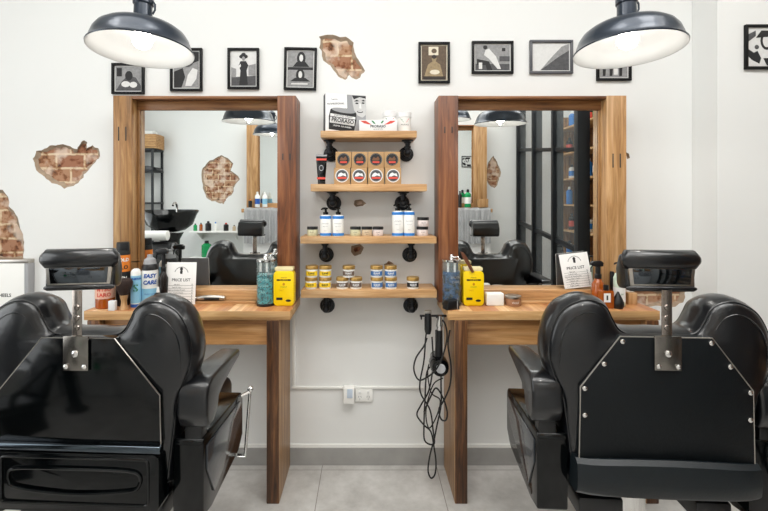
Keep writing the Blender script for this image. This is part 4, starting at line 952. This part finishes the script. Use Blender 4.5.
# ------------------------------------------------------------------ dryer, clipper and cords on the end of the right bench
D2 = 2.0
r = thing('tool_hook', 'black metal hook rail at the left end of the right bench top', 'hook', (.372, -.27, BZ-.03))
bm = B(); box(bm, -.125, -.0005, -.006, .006, -.004, .004, bev=.001)
for x in (-.12, -.085, -.035): tube(bm, smooth_path([(x, 0, 0), (x, -.014, -.012), (x, -.020, -.004), (x, -.020, .008)], 3), .003, 8)
obj('hook_rail', bm, M_iron, r)
q = P(440, 367, 1.98)
r = thing('hair_dryer', 'black hair dryer with silver end hanging handle-up from the bench end hook', 'hair dryer', tuple(q))
bm = B(); lathe(bm, [(.030, -.02), (.038, -.015), (.043, .01), (.043, .06), (.030, .10), (.026, .14)], 32, M=Matrix.Rotation(-PI/2, 4, 'X')); obj('barrel', bm, M_gloss, r)
bm = B(); lathe(bm, [(.022, .0205), (.020, .024), (.006, .026), (0, .0262)], 24, M=Matrix.Rotation(PI/2, 4, 'X')); obj('silver_end', bm, mat('silver_paint', '#b4b6b8', .35), r)
bm = B(); tube(bm, [(0, .03, .035), (0, .028, .09), (0, .02, .165)], [.019, .017, .015], 16); obj('handle', bm, M_black, r)
bm = B(); tube(bm, [(0, .02, .166), (0, .016, .19), (0, .008, .235)], [.013, .016, .009], 16); obj('hanging_cap', bm, M_chrome, r)
q = P(428, 323, 2.0)
r = thing('corded_clipper', 'black hair clipper hanging left of the hair dryer', 'clipper', tuple(q))
bm = B(); tube(bm, [(0,0,.045),(0,0,.02),(0,0,-.03),(0,0,-.05)], [.013,.017,.017,.012], 14); obj('clipper_body', bm, M_black, r)
bm = B(); box(bm, -.016, .016, -.008, .008, .046, .058, bev=.001); obj('clipper_blade', bm, M_steel, r)
def cord(label, pts, rad=.0038):
    w_ = [P(x, y, d) for x, y, d in pts]
    bm = B(); tube(bm, smooth_path(w_, 7), rad, 7); o = obj('hanging_cable', bm, M_rubber)
    c = w_[0].copy(); o.data.transform(Matrix.Translation(-c)); o.location = c
    tag(o, label, 'cord', 'black cords hanging at the bench end')
cord('black cord making the wide loop left of the hair dryer', [(427,338,2.0),(424,346,2.0),(416,358,1.99),(414,370,1.99),(419,380,2.0),(429,376,1.98),(437,368,1.945),(444,352,1.96),(447,335,1.98),(444,322,1.99),(436,317,2.0)])
cord('black cord with the lowest narrow loop reaching near the floor', [(432,337,2.02),(433,365,2.02),(429,390,2.02),(421,405,2.03),(417,415,2.03),(424,425,2.03),(431,432,2.03),(434,447,2.03),(436,462,2.03),(435,474,2.03),(431,478,2.03),(428,470,2.03),(430,455,2.03),(434,440,2.03),(437,425,2.02),(441,405,2.0),(441,385,2.02),(441,372,2.06)])
cord('black cord looping to the right beside the bench panel', [(450,330,2.02),(448,345,2.01),(451,366,2.0),(450,385,2.0),(444,400,2.0),(439,409,2.0),(441,419,2.0),(446,420,2.0),(447,411,2.01),(443,398,2.01),(436,388,2.01),(430,398,2.01),(424,412,2.02)])
cord('black cord dropping straight with a square bend near the skirting', [(436,330,2.04),(435,360,2.05),(427,372,2.05),(425,400,2.05),(424,425,2.05),(425,441,2.05),(434,444,2.05),(433,430,2.05),(430,410,2.05),(421,394,2.05),(420,382,2.05),(424,360,2.05),(426,335,2.05),(430,316,2.05)])
cord('thin black cord crossing behind the dryer', [(441,330,2.08),(437,350,2.08),(428,368,2.08),(431,392,2.08),(440,400,2.08),(437,415,2.08),(429,428,2.08),(426,410,2.08),(433,385,2.08),(443,378,2.08)], .003)

# ------------------------------------------------------------------ white cabinet at far left
r = thing('wall_cabinet', 'shallow white wall cabinet with grey edging at far left, below the brick patch', 'cabinet', (-1.93, 0, .35))
DC = 2.235; zt = CH-59.5*DC/F-.35; xr = (24-CXP)*DC/F+1.93+.022
bm = B(); box(bm, -.30, xr-.022, -.043, -.001, .02, zt-.02, bev=.002); obj('cabinet_body', bm, M_white, r)
bm = B(); box(bm, -.32, xr, -.045, -.001, zt-.0198, zt, bev=.003); obj('top_edge', bm, M_steel, r)
bm = B(); box(bm, xr-.0215, xr, -.045, -.001, 0, zt-.02, bev=.003); obj('side_edge', bm, M_grey, r)
bm = B(); add_text(bm, 'ON WHEELS', .024, (-2-CXP)*DC/F+1.93, CH-95.5*DC/F-.35, -.0436, bold=.0006); obj('lettering', bm, M_ink, r)

# ------------------------------------------------------------------ far side of the room, seen in the mirrors
make_mirror('timber-framed mirror on the far wall, seen at the right of the left mirror', -1.483, -.53, 1.30, 2.326, YF, 1, W_goldl, W_goldl, pw=.135)
make_mirror('timber-framed mirror on the far wall, seen at the left of the right mirror', .53, 1.476, 1.30, 2.326, YF, 1, W_goldl, W_goldl, pw=.16)
def far_counter(label, x0, x1):
    r = thing('tall_counter', label, 'counter', ((x0+x1)/2, YF, 0)); w_ = (x1-x0)/2
    bm = B(); box(bm, -w_+.02, w_-.02, .002, .28, 0, 1.25, bev=.003); obj('counter_body', bm, M_white, r)
    bm = B(); box(bm, -w_, w_, .002, .30, 1.251, 1.295, bev=.004); obj('counter_top', bm, W_edge, r)
    for s in (-1, 1):
        bm = B(); box(bm, *sorted((s*.01, s*(w_-.03))), .2805, .292, .05, 1.20, bev=.003); d_ = obj('door', bm, M_carton, r)
        bm = B(); box(bm, s*.04-.006, s*.04+.006, .2925, .31, .60, .74, bev=.003); obj('handle', bm, M_black, d_)
far_counter('white tall counter under the far mirror seen in the left mirror', -1.50, -.52)
far_counter('white tall counter under the far mirror seen in the right mirror', .52, 1.50)
M_stripe = None
def stripe_mat():
    m = bpy.data.materials.new('striped_cloth'); m.use_nodes = True; nt = m.node_tree; b = nt.nodes['Principled BSDF']
    tc = nt.nodes.new('ShaderNodeTexCoord'); wv = nt.nodes.new('ShaderNodeTexWave'); wv.inputs['Scale'].default_value = 22; wv.inputs['Distortion'].default_value = 1.5
    nt.links.new(tc.outputs['Object'], wv.inputs['Vector']); r = ramp(nt, [(.35, '#f2f2f2'), (.6, '#8e9094')]); nt.links.new(wv.outputs['Fac'], r.inputs['Fac']); nt.links.new(r.outputs['Color'], b.inputs['Base Color']); b.inputs['Roughness'].default_value = .8
    return m
M_stripe = stripe_mat()
def cape(label, x0, x1, ztop, zbot):
    t = bmesh.new(); n = 24; rows = []
    path = [(.165, 1.302), (.22, 1.302), (.305, 1.300), (.325, 1.27), (.33, 1.15), (.335, 1.0), (.335, zbot)]
    for y, z in path:
        rows.append([t.verts.new((x0+(x1-x0)*i/n, YF+y+.010*math.sin(i*1.7)*(1 if z < 1.25 else 0), z+.004+.003*math.sin(i*.9))) for i in range(n+1)])
    for a, b in zip(rows, rows[1:]):
        for i in range(n): t.faces.new((a[i], a[i+1], b[i+1], b[i]))
    bmesh.ops.solidify(t, geom=t.faces[:], thickness=.006)
    bm = B(); join(bm, t); o = obj('barber_cape', bm, M_stripe, ang=70); tag(o, label, 'cape', 'striped capes on the far counters')
cape('striped white cape draped on the far counter seen in the left mirror', -1.46, -1.02, 1.29, .88)
cape('striped white cape draped on the far counter seen in the right mirror', 1.05, 1.47, 1.29, .88)
def small_bottle(label, loc, body, capm, rr=.028, h=.14, group=None, lab=None):
    r = thing('product_bottle', label, 'bottle', loc, 0, group)
    bm = B(); lathe(bm, [(rr*.95, 0), (rr, .004), (rr, h*.72), (rr*.5, h*.82)], 20); obj('bottle_body', bm, body, r)
    bm = B(); lathe(bm, [(rr*.45, h*.8205), (rr*.40, h*.98), (0, h)], 16); obj('cap', bm, capm, r)
    if lab: bm = B(); lathe(bm, [(rr+.0005, h*.2), (rr+.0005, h*.55)], 20, cap=False); obj('label_band', bm, lab, r)
    return r
g = 'bottles on the far counters'
small_bottle('white bottle with blue label, left one on the far counter in the left mirror', (-1.33, -3.09, 1.312), M_white, M_white, .03, .19, g, M_navy)
small_bottle('white bottle with blue label, right one on the far counter in the left mirror', (-1.24, -3.09, 1.312), M_white, M_white, .03, .19, g, M_lbl)
small_bottle('short black bottle at the corner of the far counter in the left mirror', (-1.42, -3.10, 1.312), M_black, M_orange, .022, .10, g)
M_grb = mat('green_bottle', '#1f9a5a', .25)
small_bottle('green bottle with black cap on the far counter in the right mirror', (1.22, -3.08, 1.312), M_grb, M_black, .038, .22, g, M_white)
small_bottle('slim black bottle on the far counter in the right mirror', (1.13, -3.10, 1.312), M_black, M_black, .022, .20, g)
o = B(); box(o, -.06, .06, -.04, .04, 0, .10, bev=.003); o = obj('wooden_box', o, W_goldl); o.location = (1.40, -3.085, 1.312); tag(o, 'small timber box on the far counter in the right mirror', 'box')
# low white wall shelves
def lowshelf(label, z, items):
    r = thing('low_wall_shelf', label, 'shelf', (-1.86, YF, z)); bm = B(); box(bm, -.30, .30, .002, .22, -.02, 0, bev=.003); obj('shelf_board', bm, M_white, r)
    for x in (-.22, .22):
        bm = B(); prism(bm, [(.003, -.021), (.18, -.021), (.003, -.12)], x-.006, x+.006, 'x', bev=.001); obj('bracket', bm, M_white, r)
    for k, (x, b, c, rr, h, nm) in enumerate(items): small_bottle(nm, (-1.86+x, YF+.12, z+.0005), b, c, rr, h, 'bottles on the low far shelves')
lowshelf('upper white wall shelf of small bottles, behind the reflected left chair', 1.02, [(-.26, M_grb, M_black, .022, .09, 'green bottle, leftmost on the upper white far shelf'), (-.19, M_amber, M_black, .02, .10, 'amber bottle, second from left on the upper white far shelf'), (-.10, M_black, M_black, .035, .12, 'wide black bottle on the upper white far shelf'), (-.01, M_white, M_blue, .02, .11, 'white bottle with blue cap on the upper white far shelf'), (.12, M_black, M_red, .03, .10, 'black bottle with red cap on the upper white far shelf'), (.22, M_tan, M_black, .02, .07, 'tan bottle at the right of the upper white far shelf')])
lowshelf('lower white wall shelf holding a large green bottle', .70, [(-.12, M_grb, M_black, .06, .20, 'large green bottle on the lower white far shelf'), (.05, M_white, M_black, .035, .16, 'white bottle on the lower white far shelf')])
# black shelf tower at the far left with wicker basket
r = thing('black_shelf_tower', 'tall black shelf tower in the far left corner, seen in the left mirror', 'shelf', (-2.72, YF, 0))
for x in (-.22, .14):
    for y in (.02, .26):
        bm = B(); box(bm, x-.012, x+.012, y-.012, y+.012, 0, 2.02, bev=.002); obj('post', bm, M_bsteel, r)
for z in (.5, .95, 1.35, 1.74, 2.00):
    bm = B(); box(bm, -.235, .155, .005, .275, z, z+.022, bev=.002); obj('shelf_board', bm, M_bsteel, r)
r = thing('wicker_basket', 'brown wicker basket on top of the black shelf tower', 'basket', (-2.70, YF+.14, 2.0225))
wick = wood('wicker', '#7a5230', '#b98d58', '#d9b47e', 'x', fine=240)
bm = B()
for k in range(9): tube(bm, [(x, y, .012+k*.019) for x, y in [(-.15,-.10),(0,-.104),(.15,-.10),(.155,0),(.15,.10),(0,.104),(-.15,.10),(-.155,0)]], .0115, 7, closed=True)
box(bm, -.145, .145, -.095, .095, .002, .012); obj('woven_sides', bm, wick, r)
for k in range(3):
    o = B(); tube(o, [(-.095, 0, 0), (-.09, 0, 0), (.09, 0, 0), (.095, 0, 0)], [.02, .028, .028, .02], 18); o = obj('rolled_towel', o, M_white); o.location = (-2.70, YF+.14-.057+.057*k, 2.212+(.012 if k == 1 else 0)); tag(o, ('front', 'middle', 'back')[k]+' one of the rolled white towels in the wicker basket', 'towel', 'rolled towels in the basket')
o = B(); prism(o, [(-.12,0),(.14,0),(.12,.03),(.02,.055),(-.08,.045)], -.08, .08, 'y', bev=.012); o = obj('folded_cape', o, M_leather); o.location = (-2.68, YF+.14, 1.7625); tag(o, 'black folded cape on the black shelf tower below the basket', 'cape')
# shampoo unit
r = thing('shampoo_unit', 'black hair washing basin with reclining seat, seen in the left mirror', 'wash basin', (-2.10, -2.45, 0))
bm = B(); t = bmesh.new(); N = 36; prof = [(.05, 1.06), (.14, 1.08), (.21, 1.14), (.245, 1.24), (.268, 1.285), (.255, 1.295), (.235, 1.265), (.19, 1.18), (.12, 1.13), (.0, 1.12)]
rings = []
for q, z in prof: rings.append([t.verts.new((q*1.12*math.cos(2*PI*i/N), q*.9*math.sin(2*PI*i/N), z-(.05*math.exp(-((2*PI*i/N-PI/2)**2)*3) if z > 1.2 else 0))) for i in range(N)])
for a, b in zip(rings, rings[1:]):
    for i in range(N): t.faces.new((a[i], a[(i+1) % N], b[(i+1) % N], b[i]))
t.faces.new(rings[0][::-1]); bmesh.ops.remove_doubles(t, verts=t.verts[:], dist=.0005); join(bm, t); obj('basin', bm, M_gloss, r, ang=60)
bm = B(); lathe(bm, [(.20, 0), (.20, .02), (.11, .06), (.09, .5), (.10, .98), (.14, 1.055)], 32); obj('pedestal', bm, M_gloss, r)
bm = B(); tube(bm, smooth_path([(0,-.17,1.25),(0,-.17,1.34),(0,-.12,1.37),(0,-.07,1.34)], 4), .012, 10); obj('tap', bm, M_chrome, r)
bm = B(); prism(bm, [(.32,.98),(.40,1.0),(.75,.52),(.68,.44)], -.24, .24, 'x', bev=.03, seg=4); obj('backrest', bm, M_leather, r)
bm = B(); prism(bm, [(.68,.38),(.70,.50),(1.15,.48),(1.17,.38)], -.25, .25, 'x', bev=.03, seg=4); obj('seat', bm, M_leather, r)
bm = B(); box(bm, -.20, .20, .72, 1.12, 0, .379, bev=.01); obj('seat_box', bm, M_black, r)
for s in (-1, 1):
    bm = B(); tube(bm, smooth_path([(s*.29,.50,.84),(s*.30,.62,.88),(s*.30,.80,.76),(s*.30,.95,.66),(s*.29,1.05,.60),(s*.27,1.05,.45)], 5), .026, 12); obj('armrest', bm, M_leather, r)
o = B(); tube(o, [(-.15, 0, 0), (-.148, 0, 0), (.148, 0, 0), (.15, 0, 0)], [.02, .048, .048, .02], 20); o = obj('paper_towel_roll', o, M_white); o.location = (-2.08, -2.04, 1.055); tag(o, 'white towel roll on the neck of the shampoo seat, seen in the left mirror', 'towel roll')
# product shelves behind the glazed screen
r = thing('product_shelving', 'timber product shelving behind the black glazed screen', 'shelving', (2.46, -2.30, 0))
bm = B(); box(bm, .12, .14, -.80, 1.2, .0, 2.4, bev=.002); obj('back_board', bm, W_rail, r)
for y in (-.80, 1.18):
    bm = B(); box(bm, -.14, .119, y, y+.02, 0, 2.4, bev=.002); obj('side_board', bm, W_gold, r)
lv = (.45, .75, 1.05, 1.35, 1.65, 1.95, 2.25)
for z in lv:
    bm = B(); box(bm, -.14, .119, -.779, 1.179, z-.02, z, bev=.002); obj('shelf_board', bm, W_edge, r)
pal = [(M_white, M_black, M_blue, 'white bottle with blue band'), (M_grb, M_white, None, 'green bottle'), (M_black, M_black, M_red, 'black bottle with red band'), (M_amber, M_black, M_paper, 'amber bottle'), (M_blue, M_white, None, 'blue bottle'), (M_tan, M_gold, None, 'tan bottle')]
cnt = 0
proto = [None]*6
for zi, z in enumerate(lv[1:]):
    for k in range(9):
        j = (k*5+zi*2) % 6; b, c, l, nm = pal[j]; loc = (2.40+.03*((k+zi) % 2), -2.97+k*.20, z+.0005)
        place = '%s, number %s from the far end of the %s product shelf' % (nm, ('one','two','three','four','five','six','seven','eight','nine')[k], ('second','third','fourth','fifth','sixth','topmost')[zi])
        if proto[j] is None: proto[j] = small_bottle(place, loc, b, c, .034, .17+.01*j, 'bottles on the product shelving', l)
        else: copy_tree(proto[j], loc, place)
